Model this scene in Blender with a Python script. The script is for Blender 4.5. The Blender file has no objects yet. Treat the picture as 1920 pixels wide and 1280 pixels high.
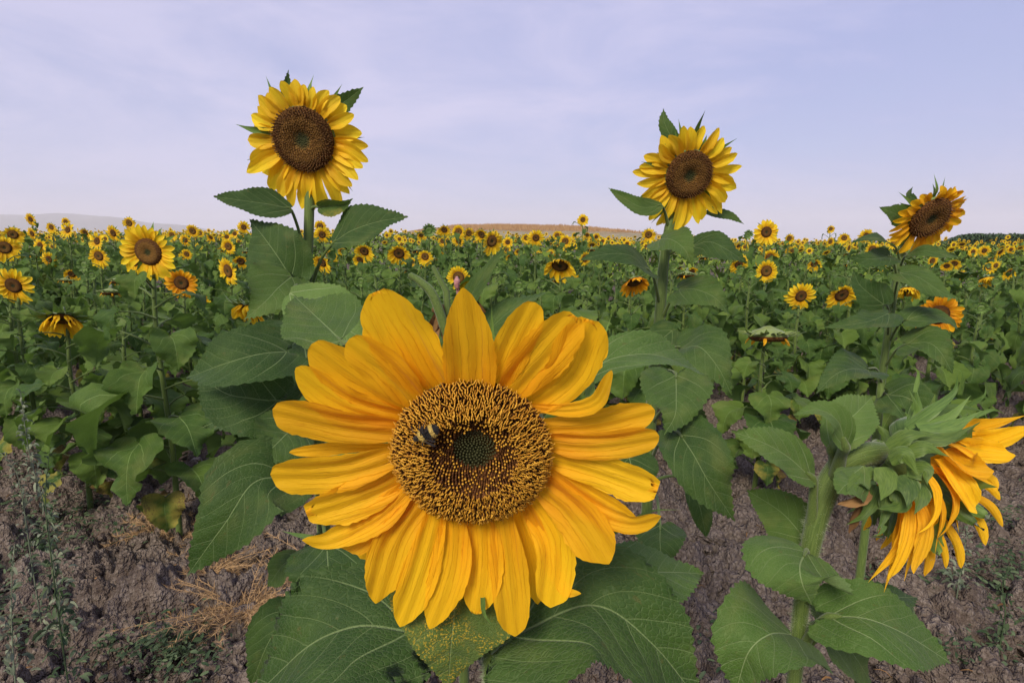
import bpy, math, random
import numpy as np
from mathutils import Vector, Matrix
R = math.radians
SC = bpy.context.scene
COL = SC.collection

# ------------------------------------------------------------------ camera
FPX, CAMH, PITCH = 1067.0, 1.25, 10.0
camd = bpy.data.cameras.new('camera'); cam = bpy.data.objects.new('camera', camd); COL.objects.link(cam)
camd.lens = 20.0; camd.sensor_width = 36.0; camd.sensor_fit = 'HORIZONTAL'
camd.clip_start = 0.02; camd.clip_end = 9000
cam.location = (0, 0, CAMH); cam.rotation_euler = (R(90 - PITCH), 0, 0)
SC.camera = cam
CP = Vector((0, 0, CAMH))
FW = Vector((0, math.cos(R(PITCH)), -math.sin(R(PITCH))))
UPC = Vector((0, math.sin(R(PITCH)), math.cos(R(PITCH))))
RT = Vector((1, 0, 0))
def P(px, py, d):
    return CP + FW * d + RT * ((px - 960) / FPX * d) + UPC * (-(py - 640) / FPX * d)

# ------------------------------------------------------------------ world, sun, exposure
SC.view_settings.view_transform = 'Standard'; SC.view_settings.look = 'None'
SC.view_settings.gamma = 1.0; SC.view_settings.exposure = 0.68
SUN_EL, SUN_AZ = 40.0, 203.0          # azimuth measured from +Y clockwise: behind the camera, to the left
W = bpy.data.worlds.new('World'); SC.world = W; W.use_nodes = True
nt = W.node_tree; nt.nodes.clear()
def WN(t, **k):
    n = nt.nodes.new(t)
    for a, b in k.items(): setattr(n, a, b)
    return n
sky = WN('ShaderNodeTexSky', sky_type='NISHITA', sun_disc=False)
sky.sun_elevation = R(SUN_EL); sky.sun_rotation = R(SUN_AZ); sky.altitude = 200
sky.air_density = 1.0; sky.dust_density = 1.5; sky.ozone_density = 2.0
tc = WN('ShaderNodeTexCoord')
mp = WN('ShaderNodeMapping'); mp.inputs['Scale'].default_value = (1.0, 1.0, 3.6)
mp.inputs['Rotation'].default_value = (0, R(9), 0)
nz = WN('ShaderNodeTexNoise'); nz.inputs['Scale'].default_value = 2.3; nz.inputs['Detail'].default_value = 7
nz.inputs['Roughness'].default_value = .62; nz.inputs['Distortion'].default_value = .5
rp = WN('ShaderNodeValToRGB'); rp.color_ramp.elements[0].position = .36; rp.color_ramp.elements[1].position = .70
rp.color_ramp.elements[0].color = (.74, .74, .74, 1); rp.color_ramp.elements[1].color = (.95, .95, .95, 1)
mix = WN('ShaderNodeMix', data_type='RGBA')
cl = WN('ShaderNodeValToRGB')
cl.color_ramp.elements[0].position = .33; cl.color_ramp.elements[0].color = (.44, .475, .82, 1)
cl.color_ramp.elements[1].position = .66; cl.color_ramp.elements[1].color = (.66, .64, .90, 1)
vm = WN('ShaderNodeVectorMath', operation='SCALE'); vm.inputs['Scale'].default_value = 8.0
bg = WN('ShaderNodeBackground'); bg.inputs['Strength'].default_value = 0.080
out = WN('ShaderNodeOutputWorld')
L = nt.links.new
L(tc.outputs['Generated'], mp.inputs['Vector']); L(mp.outputs[0], nz.inputs['Vector'])
L(nz.outputs['Fac'], rp.inputs['Fac'])
sp_ = WN('ShaderNodeSeparateXYZ'); L(tc.outputs['Generated'], sp_.inputs[0])
ma = WN('ShaderNodeMath', operation='MULTIPLY_ADD'); ma.inputs[1].default_value = -.22; L(sp_.outputs[0], ma.inputs[0]); L(nz.outputs['Fac'], ma.inputs[2])
L(ma.outputs[0], cl.inputs['Fac'])
L(cl.outputs['Color'], vm.inputs[0])
L(rp.outputs['Color'], mix.inputs['Factor']); L(sky.outputs['Color'], mix.inputs['A']); L(vm.outputs[0], mix.inputs['B'])
L(mix.outputs['Result'], bg.inputs['Color']); L(bg.outputs[0], out.inputs['Surface'])
sd = bpy.data.lights.new('sun', 'SUN'); sd.energy = 2.7; sd.angle = R(20); sd.color = (1, .90, .70)
so = bpy.data.objects.new('sun', sd); COL.objects.link(so)
az = R(SUN_AZ)
sdir = Vector((math.sin(az) * math.cos(R(SUN_EL)), math.cos(az) * math.cos(R(SUN_EL)), math.sin(R(SUN_EL))))
so.rotation_euler = (-sdir).to_track_quat('-Z', 'Y').to_euler()
so.location = (0, -2, 6)

SC.cycles.volume_bounces = 2
# ------------------------------------------------------------------ material helpers
class NB:
    def __init__(s, name):
        s.m = bpy.data.materials.new(name); s.m.use_nodes = True
        s.t = s.m.node_tree; s.t.nodes.clear()
        s.out = s.n('ShaderNodeOutputMaterial')
    def n(s, t, **k):
        x = s.t.nodes.new(t)
        for a, b in k.items(): setattr(x, a, b)
        return x
    def put(s, sock, v):
        if hasattr(v, 'is_output'): s.t.links.new(v, sock)
        elif v is not None:
            sock.default_value = (*v, 1) if isinstance(v, tuple) and len(v) == 3 and len(sock.default_value) == 4 else v
    def M(s, op, a, b=None, c=None, clamp=False):
        x = s.n('ShaderNodeMath', operation=op); x.use_clamp = clamp
        s.put(x.inputs[0], a)
        if b is not None: s.put(x.inputs[1], b)
        if c is not None: s.put(x.inputs[2], c)
        return x.outputs[0]
    def sm(s, v, a, b):      # smoothstep a..b -> 0..1
        x = s.n('ShaderNodeMapRange', interpolation_type='SMOOTHSTEP')
        s.put(x.inputs['Value'], v); x.inputs['From Min'].default_value = a; x.inputs['From Max'].default_value = b
        return x.outputs['Result']
    def mix(s, f, a, b):
        x = s.n('ShaderNodeMix', data_type='RGBA')
        s.put(x.inputs['Factor'], f)
        for k, v in (('A', a), ('B', b)):
            s.put(x.inputs[k], v if hasattr(v, 'is_output') else (*v, 1))
        return x.outputs['Result']
    def noise(s, vec, scale, detail=4, rough=.55, dist=0):
        x = s.n('ShaderNodeTexNoise'); s.put(x.inputs['Vector'], vec)
        x.inputs['Scale'].default_value = scale; x.inputs['Detail'].default_value = detail
        x.inputs['Roughness'].default_value = rough; x.inputs['Distortion'].default_value = dist
        return x.outputs['Fac']
    def uv(s):
        u = s.n('ShaderNodeUVMap'); u.uv_map = 'UVMap'
        p = s.n('ShaderNodeSeparateXYZ'); s.put(p.inputs[0], u.outputs[0])
        return p.outputs[0], p.outputs[1], u.outputs[0]
    def attr(s, nm):
        a = s.n('ShaderNodeAttribute'); a.attribute_name = nm
        return a.outputs['Fac']
    def comb(s, x, y, z=0.0):
        c = s.n('ShaderNodeCombineXYZ')
        s.put(c.inputs[0], x); s.put(c.inputs[1], y); s.put(c.inputs[2], z)
        return c.outputs[0]
    def obj(s):
        return s.n('ShaderNodeTexCoord').outputs['Object']
    def bump(s, h, strength=.3, dist=.002):
        b = s.n('ShaderNodeBump'); b.inputs['Strength'].default_value = strength; b.inputs['Distance'].default_value = dist
        s.put(b.inputs['Height'], h); return b.outputs['Normal']
    def fin(s, col, rough=.6, bump=None, trans=0.0, tcol=None, spec=.4, sheen=0.0):
        b = s.n('ShaderNodeBsdfPrincipled')
        s.put(b.inputs['Base Color'], col if hasattr(col, 'is_output') else (*col, 1))
        s.put(b.inputs['Roughness'], rough); b.inputs['Specular IOR Level'].default_value = spec
        if sheen: b.inputs['Sheen Weight'].default_value = sheen; b.inputs['Sheen Roughness'].default_value = .4
        if bump is not None: s.put(b.inputs['Normal'], bump)
        o = b.outputs[0]
        if trans:
            t = s.n('ShaderNodeBsdfTranslucent'); s.put(t.inputs['Color'], tcol if tcol is not None else col)
            if not hasattr(tcol if tcol is not None else col, 'is_output'): t.inputs['Color'].default_value = (*(tcol or col), 1)
            x = s.n('ShaderNodeMixShader'); x.inputs[0].default_value = trans
            s.t.links.new(o, x.inputs[1]); s.t.links.new(t.outputs[0], x.inputs[2]); o = x.outputs[0]
        s.t.links.new(o, s.out.inputs['Surface']); return s.m

def leaf_mat(name, dark, light, vein, back, speck=None, trans=.25, rough=.6):
    b = NB(name); x, y, uv = b.uv(); rnd = b.attr('rnd'); age = b.attr('age')
    ay = b.M('ABSOLUTE', y)
    t = b.M('SUBTRACT', x, b.M('MULTIPLY_ADD', b.M('MULTIPLY', ay, ay), .9, b.M('MULTIPLY', ay, .75)))
    fr = b.M('ABSOLUTE', b.M('SUBTRACT', b.M('FRACT', b.M('ADD', b.M('DIVIDE', t, .165), .5)), .5))
    lat = b.M('SUBTRACT', 1.0, b.sm(fr, .008, .04))
    mid = b.M('SUBTRACT', 1.0, b.sm(b.M('DIVIDE', ay, b.M('SUBTRACT', 1.35, x)), .003, .010))
    base = b.M('SUBTRACT', 1.0, b.sm(b.M('ABSOLUTE', b.M('ADD', t, .0)), .003, .011))
    fade = b.M('SUBTRACT', 1.0, b.sm(ay, .22, .46))
    v = b.M('MAXIMUM', mid, b.M('MULTIPLY', b.M('MAXIMUM', b.M('MULTIPLY', lat, .5), b.M('MULTIPLY', base, .95)), fade))
    vv = b.comb(x, y, b.M('MULTIPLY', rnd, 9.0))
    n1 = b.noise(vv, 5, 5); n2 = b.noise(vv, 34, 3)
    vo = b.n('ShaderNodeTexVoronoi', feature='DISTANCE_TO_EDGE'); b.put(vo.inputs['Vector'], vv); vo.inputs['Scale'].default_value = 38
    ret = b.M('SUBTRACT', 1.0, b.sm(vo.outputs['Distance'], .0, .16))
    g = b.M('ADD', b.M('MULTIPLY', n1, .8), b.M('MULTIPLY', rnd, .6))
    col = b.mix(b.sm(g, .3, 1.1), dark, light)
    col = b.mix(b.M('MULTIPLY', ret, .12), col, vein)
    col = b.mix(b.M('MULTIPLY', v, .72), col, vein)
    # ageing: yellow, then brown and dry, from the margin inwards
    em = b.sm(b.M('ADD', b.M('ADD', b.M('MULTIPLY', ay, 1.1), n1), age), 1.15, 1.6)
    col = b.mix(b.M('MULTIPLY', em, b.sm(age, .15, .5)), col, (.30, .26, .045))
    eb = b.sm(b.M('ADD', b.M('ADD', b.M('MULTIPLY', ay, .9), n2), age), 1.45, 1.75)
    col = b.mix(b.M('MULTIPLY', eb, b.sm(age, .3, .8)), col, (.13, .07, .03))
    dust = b.noise(vv, 2.2, 3)
    col = b.mix(b.M('MULTIPLY', b.sm(dust, .5, .72), .28), col, (.20, .22, .06))
    holes = b.sm(b.noise(vv, 13, 2), .68, .72)
    col = b.mix(b.M('MULTIPLY', holes, .35), col, (.12, .10, .03))
    if speck:
        s1 = b.noise(vv, 60, 2, .7); s2 = b.noise(vv, 3.5, 2)
        col = b.mix(b.M('MULTIPLY', b.sm(s1, .53, .60), b.sm(s2, .42, .58)), col, speck)
    ge = b.n('ShaderNodeNewGeometry')
    col = b.mix(b.M('MULTIPLY', ge.outputs['Backfacing'], .75), col, back)
    h = b.M('ADD', b.M('ADD', b.M('MULTIPLY', v, -.9), b.M('MULTIPLY', ret, -.35)), b.M('MULTIPLY', n2, .35))
    tc_ = b.mix(.5, col, (.16, .30, .03))
    return b.fin(col, rough, b.bump(b.M('ADD', h, b.M('MULTIPLY', b.noise(vv, 120, 2), .3)), .6, .0024), trans, tc_, spec=.28, sheen=.05)

MAT = {}
MAT['leaf'] = leaf_mat('leaf_green', (.022, .058, .010), (.070, .130, .020), (.22, .30, .12), (.105, .16, .058))
MAT['leaf_field'] = leaf_mat('leaf_field_green', (.030, .078, .010), (.100, .170, .022), (.20, .30, .09), (.085, .145, .038), trans=.3, rough=.62)
MAT['leaf_bright'] = leaf_mat('leaf_bright_green', (.060, .125, .020), (.125, .21, .045), (.30, .39, .17), (.13, .20, .07))
MAT['leaf_speck'] = leaf_mat('leaf_pollen_specked', (.035, .075, .014), (.085, .135, .025), (.20, .27, .10), (.11, .16, .07), speck=(.48, .34, .03))

def petal_mat(name, base, tip, streak):
    b = NB(name); x, y, uv = b.uv(); rnd = b.attr('rnd')
    vv = b.comb(b.M('MULTIPLY', x, 1.6), b.M('MULTIPLY', y, 9.0), b.M('MULTIPLY', rnd, 17.0))
    n = b.noise(vv, 3.6, 6, .68, .2); n2 = b.noise(b.comb(x, y, rnd), 3, 3)
    col = b.mix(b.sm(b.M('ADD', x, b.M('MULTIPLY', n2, .4)), .08, .85), base, tip)
    col = b.mix(b.M('MULTIPLY', b.sm(n, .52, .72), .45), col, streak)
    ln = b.M('ABSOLUTE', b.M('SUBTRACT', b.M('FRACT', b.M('ADD', b.M('MULTIPLY', y, 8.0), b.M('MULTIPLY', b.noise(b.comb(x, b.M('MULTIPLY', y, 3.0), rnd), 2.5, 3), 1.3))), .5))
    ln = b.M('MULTIPLY', b.M('SUBTRACT', 1.0, b.sm(ln, .0, .09)), b.M('SUBTRACT', 1.0, b.sm(x, .55, .98)))
    col = b.mix(b.M('MULTIPLY', ln, .42), col, streak)
    hs = b.n('ShaderNodeHueSaturation'); b.put(hs.inputs['Color'], col)
    b.put(hs.inputs['Hue'], b.M('MULTIPLY_ADD', rnd, .016, .492)); b.put(hs.inputs['Value'], b.M('MULTIPLY_ADD', rnd, .25, .85))
    col = hs.outputs[0]
    return b.fin(col, .55, b.bump(b.M('SUBTRACT', n, b.M('MULTIPLY', ln, .8)), .5, .0016), .44, b.mix(.4, col, (.98, .50, .01)), spec=.25, sheen=.05)
MAT['petal'] = petal_mat('petal_golden', (.90, .40, .007), (.98, .56, .014), (.62, .22, .004))
MAT['petal_yellow'] = petal_mat('petal_yellow', (.90, .48, .010), (.97, .70, .025), (.72, .36, .008))
MAT['petal_orange'] = petal_mat('petal_orange', (.66, .24, .006), (.92, .44, .012), (.50, .17, .005))

def stem_mat(name, a, c):
    b = NB(name); x, y, uv = b.uv(); rnd = b.attr('rnd')
    n = b.noise(b.comb(b.M('MULTIPLY', x, 6.0), b.M('MULTIPLY', y, 30.0), rnd), 2.0, 4)
    f = b.noise(b.obj(), 900, 2)
    col = b.mix(b.sm(n, .3, .7), a, c)
    return b.fin(col, .6, b.bump(b.M('ADD', n, b.M('MULTIPLY', f, .6)), .5, .0015), .0, spec=.2, sheen=.2)
MAT['stem'] = stem_mat('stem_green', (.060, .100, .020), (.12, .17, .042))
MAT['hair'] = NB('stem_hair').fin((.42, .48, .30), .7, trans=.4)
MAT['dry'] = stem_mat('dry_tan', (.28, .17, .08), (.50, .33, .17))
MAT_X = 0
def bract_mat(c0=(.045, .105, .018), c1=(.15, .25, .05), nm='bract_green'):
    b = NB(nm); x, y, uv = b.uv(); rnd = b.attr('rnd')
    n = b.noise(b.comb(b.M('MULTIPLY', x, 2.0), b.M('MULTIPLY', y, 7.0), b.M('MULTIPLY', rnd, 7.0)), 3, 4)
    col = b.mix(b.sm(b.M('ADD', n, b.M('MULTIPLY', rnd, .4)), .35, .95), c0, c1)
    edge = b.sm(b.M('ABSOLUTE', y), .38, .5)
    col = b.mix(b.M('MULTIPLY', edge, .5), col, (.28, .36, .15))
    return b.fin(col, .55, b.bump(n, .4, .001), .25, b.mix(.5, col, (.2, .34, .04)), spec=.35, sheen=.35)
MAT['bract'] = bract_mat()
MAT['bract_pale'] = bract_mat((.11, .17, .02), (.26, .32, .045), 'bract_yellow_green')
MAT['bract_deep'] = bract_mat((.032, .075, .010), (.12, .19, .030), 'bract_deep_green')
def disc_mat(name, c0, c1, c2, spk):
    b = NB(name); x, y, uv = b.uv()
    r = b.M('SQRT', b.M('ADD', b.M('MULTIPLY', x, x), b.M('MULTIPLY', y, y)))
    vo = b.n('ShaderNodeTexVoronoi'); b.put(vo.inputs['Vector'], uv); vo.inputs['Scale'].default_value = 17
    n = b.noise(uv, 5, 4)
    rr = b.M('ADD', r, b.M('MULTIPLY', b.M('SUBTRACT', n, .5), .22))
    col = b.mix(b.sm(rr, .12, .34), c0, c1); col = b.mix(b.sm(rr, .62, .82), col, c2)
    sp = b.M('SUBTRACT', 1.0, b.sm(vo.outputs['Distance'], .12, .36))
    col = b.mix(b.M('MULTIPLY', sp, b.M('MULTIPLY', b.sm(rr, .2, .4), .55)), col, spk)
    return b.fin(col, .8, b.bump(vo.outputs['Distance'], 1.0, .004), spec=.2)
MAT['disc'] = disc_mat('disc_brown', (.035, .040, .012), (.17, .085, .018), (.085, .036, .010), (.42, .21, .035))
MAT['disc_dark'] = disc_mat('disc_dark_brown', (.03, .034, .012), (.12, .055, .012), (.058, .024, .008), (.26, .12, .02))
MAT['floret_tube'] = NB('floret_tube_brown').fin((.13, .048, .012), .7)
MAT['floret_bud'] = NB('floret_bud_green').fin((.040, .042, .010), .6)
MAT['floret_brown'] = NB('floret_brown').fin((.135, .064, .013), .7)
def fl_tip():
    b = NB('floret_stigma_yellow'); rnd = b.attr('rnd')
    return b.fin(b.mix(rnd, (.46, .20, .012), (.74, .40, .04)), .6, trans=.15)
MAT['floret_tip'] = fl_tip()

def soil_mat():
    b = NB('soil'); o = b.obj()
    n1 = b.noise(o, 1.6, 5); n2 = b.noise(o, 17, 6, .65); n3 = b.noise(o, 90, 4, .7)
    col = b.mix(b.sm(n1, .35, .68), (.130, .100, .082), (.225, .185, .158))
    col = b.mix(b.sm(n2, .38, .68), col, (.25, .205, .175))
    col = b.mix(b.M('MULTIPLY', b.sm(n2, .36, .30), .5), col, (.06, .040, .031))
    col = b.mix(b.M('MULTIPLY', b.sm(n3, .60, .72), .4), col, (.26, .20, .16))
    v1 = b.n('ShaderNodeTexVoronoi'); b.put(v1.inputs['Vector'], o); v1.inputs['Scale'].default_value = 62; v1.inputs['Randomness'].default_value = 1
    v2 = b.n('ShaderNodeTexVoronoi'); b.put(v2.inputs['Vector'], o); v2.inputs['Scale'].default_value = 150
    h = b.M('ADD', b.M('MULTIPLY', n2, .5), b.M('MULTIPLY', n3, .4)); h = b.M('SUBTRACT', h, b.M('MULTIPLY', v1.outputs['Distance'], .9)); h = b.M('SUBTRACT', h, b.M('MULTIPLY', v2.outputs['Distance'], .4))
    col = b.mix(b.M('MULTIPLY', b.sm(v1.outputs['Distance'], .35, .6), .45), col, (.065, .044, .036))
    return b.fin(col, .95, b.bump(h, 1.0, .02), spec=.08)
MAT['soil'] = soil_mat()
def hill_mat():
    b = NB('dry_hill'); o = b.obj()
    ge = b.n('ShaderNodeSeparateXYZ'); b.put(ge.inputs[0], o)
    n1 = b.noise(o, .25, 6, .6); n2 = b.noise(o, 2.2, 4)
    m = b.sm(b.M('ADD', ge.outputs[2], b.M('MULTIPLY', b.M('SUBTRACT', n1, .5), 3.0)), 2.2, 3.2)
    a = b.mix(b.sm(n2, .35, .65), (.33, .26, .20), (.22, .22, .11))
    c = b.mix(b.sm(n2, .35, .65), (.30, .155, .075), (.21, .15, .06))
    return b.fin(b.mix(m, a, c), .95, b.bump(n2, .6, .2), spec=.1)
MAT['hill'] = hill_mat()
def simple_var(name, a, c, scale=6, rough=.8, trans=0, bump=.3):
    b = NB(name); n = b.noise(b.obj(), scale, 4); r = b.attr('rnd')
    return b.fin(b.mix(b.sm(b.M('ADD', b.M('MULTIPLY', n, .6), b.M('MULTIPLY', r, .6)), .3, .9), a, c), rough, b.bump(n, bump, .01), trans, spec=.2)
MAT['far_leaf'] = simple_var('far_leaf_green', (.055, .108, .012), (.19, .26, .034), 9, .6, .2)
MAT['weed'] = simple_var('weed_green', (.035, .065, .028), (.10, .14, .07), 20, .7, .15)
MAT['greyweed'] = simple_var('weed_grey_green', (.10, .13, .085), (.22, .25, .17), 20, .8, .15)
MAT['dead'] = simple_var('dead_leaf_brown', (.09, .045, .02), (.27, .15, .06), 30, .8, .15)
MAT['hills'] = simple_var('far_hills_green', (.05, .06, .05), (.12, .11, .08), .004, .9)
MAT['hedge'] = simple_var('maize_green', (.022, .045, .018), (.06, .10, .035), 3, .7, .1)
MAT['tangrass'] = simple_var('tan_grass', (.30, .17, .08), (.42, .27, .13), 3, .8, .15)
MAT['rock'] = simple_var('pale_stone', (.20, .17, .16), (.34, .30, .28), 22, .9, 0, .8)
MAT['bee_black'] = NB('bee_black_fur').fin((.006, .005, .005), .7, sheen=.3)
MAT['bee_yellow'] = simple_var('bee_cream_fur', (.48, .32, .05), (.66, .50, .18), 400, .9, 0, .6)
MAT['bee_wing'] = NB('bee_wing').fin((.035, .03, .03), .3, spec=.4)
MAT['pink'] = simple_var('pink_bud', (.34, .15, .16), (.50, .30, .30), 200, .7, .1)

# ------------------------------------------------------------------ mesh builder
class MB:
    def __init__(s): s.v = []; s.f = []; s.n = 0; s.uv = []; s.rn = []; s.ag = []; s.mi = []
    def add(s, V, F, UV=None, rnd=0.5, age=0.0, mi=0):
        V = np.asarray(V, dtype=np.float64).reshape(-1, 3); k = len(V)
        s.v.append(V); F = np.asarray(F, dtype=np.int64)
        if F.shape[1] == 3: F = np.hstack([F, F[:, 2:3]])
        s.f.append(F + s.n); s.mi.append(np.full(len(F), mi))
        s.uv.append(np.zeros((k, 2)) if UV is None else np.asarray(UV, dtype=np.float64).reshape(-1, 2))
        s.rn.append(np.full(k, rnd)); s.ag.append(np.full(k, age)); s.n += k
    def grid(s, G, UV=None, rnd=.5, age=0., mi=0, wrap=False):
        m, n = G.shape[:2]
        s.add(G, gridf(m, n, wrap), UV, rnd, age, mi)
    def build(s, name, mats, parent=None, smooth=True, world=None):
        V = np.vstack(s.v); F = np.vstack(s.f); mi = np.concatenate(s.mi)
        if world is not None:
            I = np.array(world.inverted()); V = V @ I[:3, :3].T + I[:3, 3]
        me = bpy.data.meshes.new(name)
        tri = F[:, 2] == F[:, 3]
        cnt = np.where(tri, 3, 4)
        mask = np.ones(F.shape, bool); mask[tri, 3] = False
        loops = F[mask]; start = np.concatenate([[0], np.cumsum(cnt)[:-1]])
        me.vertices.add(len(V)); me.vertices.foreach_set('co', V.ravel())
        me.loops.add(len(loops)); me.loops.foreach_set('vertex_index', loops.astype(np.int32))
        me.polygons.add(len(F)); me.polygons.foreach_set('loop_start', start.astype(np.int32))
        me.polygons.foreach_set('loop_total', cnt.astype(np.int32))
        me.polygons.foreach_set('material_index', mi.astype(np.int32))
        me.polygons.foreach_set('use_smooth', np.full(len(F), smooth))
        me.update(calc_edges=True)
        uvl = me.uv_layers.new(name='UVMap'); uvl.data.foreach_set('uv', np.vstack(s.uv)[loops].ravel())
        a = me.attributes.new('rnd', 'FLOAT', 'POINT'); a.data.foreach_set('value', np.concatenate(s.rn))
        a = me.attributes.new('age', 'FLOAT', 'POINT'); a.data.foreach_set('value', np.concatenate(s.ag))
        for m in (mats if isinstance(mats, (list, tuple)) else [mats]): me.materials.append(MAT[m] if isinstance(m, str) else m)
        o = bpy.data.objects.new(name, me); COL.objects.link(o)
        if parent is not None: o.parent = parent
        return o
_gf = {}
def gridf(m, n, wrap=False):
    k = (m, n, wrap)
    if k not in _gf:
        i = np.arange(m - 1)[:, None]; j = np.arange(n if wrap else n - 1)[None, :]
        j2 = (j + 1) % n
        _gf[k] = np.stack([i * n + j, i * n + j2, (i + 1) * n + j2, (i + 1) * n + j], -1).reshape(-1, 4)
    return _gf[k]
def spline(pts, t):
    """Catmull-Rom through pts at t in [0,1]; extrapolates straight."""
    pts = np.asarray([tuple(p) for p in pts], dtype=float); n = len(pts)
    t = np.atleast_1d(np.asarray(t, float))
    if n == 2: return pts[0] + (pts[1] - pts[0]) * t[:, None]
    d = np.linalg.norm(np.diff(pts, axis=0), axis=1); K = np.concatenate([[0], np.cumsum(d)]); K /= K[-1]
    E = np.vstack([2 * pts[0] - pts[1], pts, 2 * pts[-1] - pts[-2]])
    tt = np.clip(t, 0, 1); i = np.clip(np.searchsorted(K, tt, side='right') - 1, 0, n - 2)
    u = ((tt - K[i]) / (K[i + 1] - K[i]))[:, None]
    p0, p1, p2, p3 = E[i], E[i + 1], E[i + 2], E[i + 3]
    r = .5 * ((2 * p1) + (-p0 + p2) * u + (2 * p0 - 5 * p1 + 4 * p2 - p3) * u * u + (-p0 + 3 * p1 - 3 * p2 + p3) * u ** 3)
    lo = t < 0
    if lo.any():
        T0 = spline(pts, [0.02])[0] - pts[0]; T0 = T0 / .02
        r[lo] = pts[0] + T0 * t[lo][:, None]
    return r
def unit(a): return a / np.maximum(np.linalg.norm(a, axis=-1, keepdims=True), 1e-12)
def rad_at(pts, r, t):
    if len(r) == len(pts) and len(pts) > 2:
        q = np.asarray([tuple(p) for p in pts], float); K = np.concatenate([[0], np.cumsum(np.linalg.norm(np.diff(q, axis=0), axis=1))])
        return np.interp(t, K / K[-1], r)
    return np.interp(t, np.linspace(0, 1, len(r)), r)
def tube(mb, pts, r, ns=8, seg=12, rnd=.5, mi=0, cap=True):
    t = np.linspace(0, 1, seg + 1); C = spline(pts, t)
    rr = rad_at(pts, r, t) if hasattr(r, '__len__') else np.full(seg + 1, r)
    T = unit(np.gradient(C, axis=0)); N = np.zeros_like(C)
    a = np.array([0.31, .94, .12]); a = a if abs(T[0] @ a) < .95 else np.array([1., 0, 0])
    n = unit(a - (a @ T[0]) * T[0])
    for i in range(seg + 1):
        n = unit(n - (n @ T[i]) * T[i]); N[i] = n
    B = np.cross(T, N); th = np.linspace(0, 2 * np.pi, ns, endpoint=False)
    G = C[:, None] + rr[:, None, None] * (np.cos(th)[None, :, None] * N[:, None] + np.sin(th)[None, :, None] * B[:, None])
    UV = np.stack(np.broadcast_arrays(t[:, None] * 4, (th / 6.2832)[None, :]), -1)
    mb.grid(G, UV, rnd, 0., mi, wrap=True)
    if cap:
        mb.add(np.vstack([G[-1], C[-1] + T[-1] * rr[-1] * .5]), [[i, (i + 1) % ns, ns] for i in range(ns)], None, rnd, 0, mi)

# flat outlines: half outline points (x along, y across) from base to tip
OUT = {
 'heart': [(0, 0), (-.10, .10), (-.13, .24), (-.03, .385), (.16, .46), (.38, .43), (.60, .31), (.80, .155), (.93, .05), (1, 0)],
 'oval': [(0, 0), (-.02, .09), (.06, .24), (.22, .37), (.42, .40), (.62, .32), (.80, .18), (.93, .06), (1, 0)],
 'lance': [(0, 0), (.05, .10), (.18, .22), (.36, .28), (.56, .25), (.76, .15), (.92, .045), (1, 0)],
}
def frame_at(mid, x, N0, twist):
    C = spline(mid, x); e = .01
    T = unit(spline(mid, np.clip(x, 0, 1 - e) + e) - spline(mid, np.clip(x, 0, 1 - e)))
    N0 = np.broadcast_to(np.asarray(tuple(N0), float), C.shape)
    S = unit(np.cross(T, N0)); N = np.cross(S, T)
    if twist:
        a = (twist * np.clip(x, 0, 1))[:, None]
        S, N = S * np.cos(a) + N * np.sin(a), N * np.cos(a) - S * np.sin(a)
    return C, T, S, N
def leaf(mb, mid, width, N0, kind='heart', nu=26, nv=8, fold=.12, rip=.03, serr=.012, puff=.012, twist=0., rnd=.5, age=0., seed=0, mi=0, curl=0.0):
    """width = full width of the blade; mid = control points base -> tip."""
    rs = np.random.RandomState(seed)
    s = np.linspace(0, 1, nu + 1); o = np.array([(a, b, 0) for a, b in OUT[kind]]); e = spline(o, s ** .9)[:, :2]
    ymax = max(b for a, b in OUT[kind])
    e[:, 1] = np.maximum(e[:, 1], 0)
    Lm = np.linalg.norm(np.diff(spline(mid, np.linspace(0, 1, 12)), axis=0), axis=1).sum()
    k = np.arange(nu + 1)
    if serr: 
        te = serr * ((k % 2) * 2 - 1) * (e[:, 1] > .03) * (.6 + .8 * rs.rand(nu + 1)); e = e + np.stack([te * .4, te], -1)
    wob = 1 + .07 * np.sin(s * 9 + rs.rand() * 6) 
    rows = []; uvs = []
    vv = np.linspace(-1, 1, 2 * nv + 1); ph = rs.rand(4) * 6.28; asym = rs.uniform(-.06, .06)
    A = np.abs(vv)[None, :]; sg = np.sign(vv)[None, :]
    X = (1 - A) * s[:, None] + A * e[:, :1]; Y = A * (e[:, 1] * wob)[:, None] * sg * (1 + asym * sg)
    Wd = width / (2 * ymax)
    Z = fold * np.abs(Y) * Wd
    Z = Z + rip * width * A ** 2 * (np.sin(X * 11 + ph[0] + sg * 1.3) + .5 * np.sin(X * 23 + ph[1] + sg)) 
    tt = X - .75 * np.abs(Y) - .9 * Y * Y
    Z = Z + puff * width * (np.cos(2 * np.pi * (tt / .165 + .5)) * .5) * np.minimum(1, np.abs(Y) / .08) * (A < .99)
    Z = Z + .05 * width * np.sin(X * 4 + ph[2]) * np.sin(Y * 7 + ph[3]) - curl * width * (Y / ymax) ** 2
    C, T, S, N = frame_at(mid, X.ravel(), N0, twist)
    Pn = C + S * (Y.ravel() * Wd)[:, None] + N * Z.ravel()[:, None]
    mb.grid(Pn.reshape(nu + 1, 2 * nv + 1, 3), np.stack([X, Y], -1), rnd, age, mi)
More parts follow.
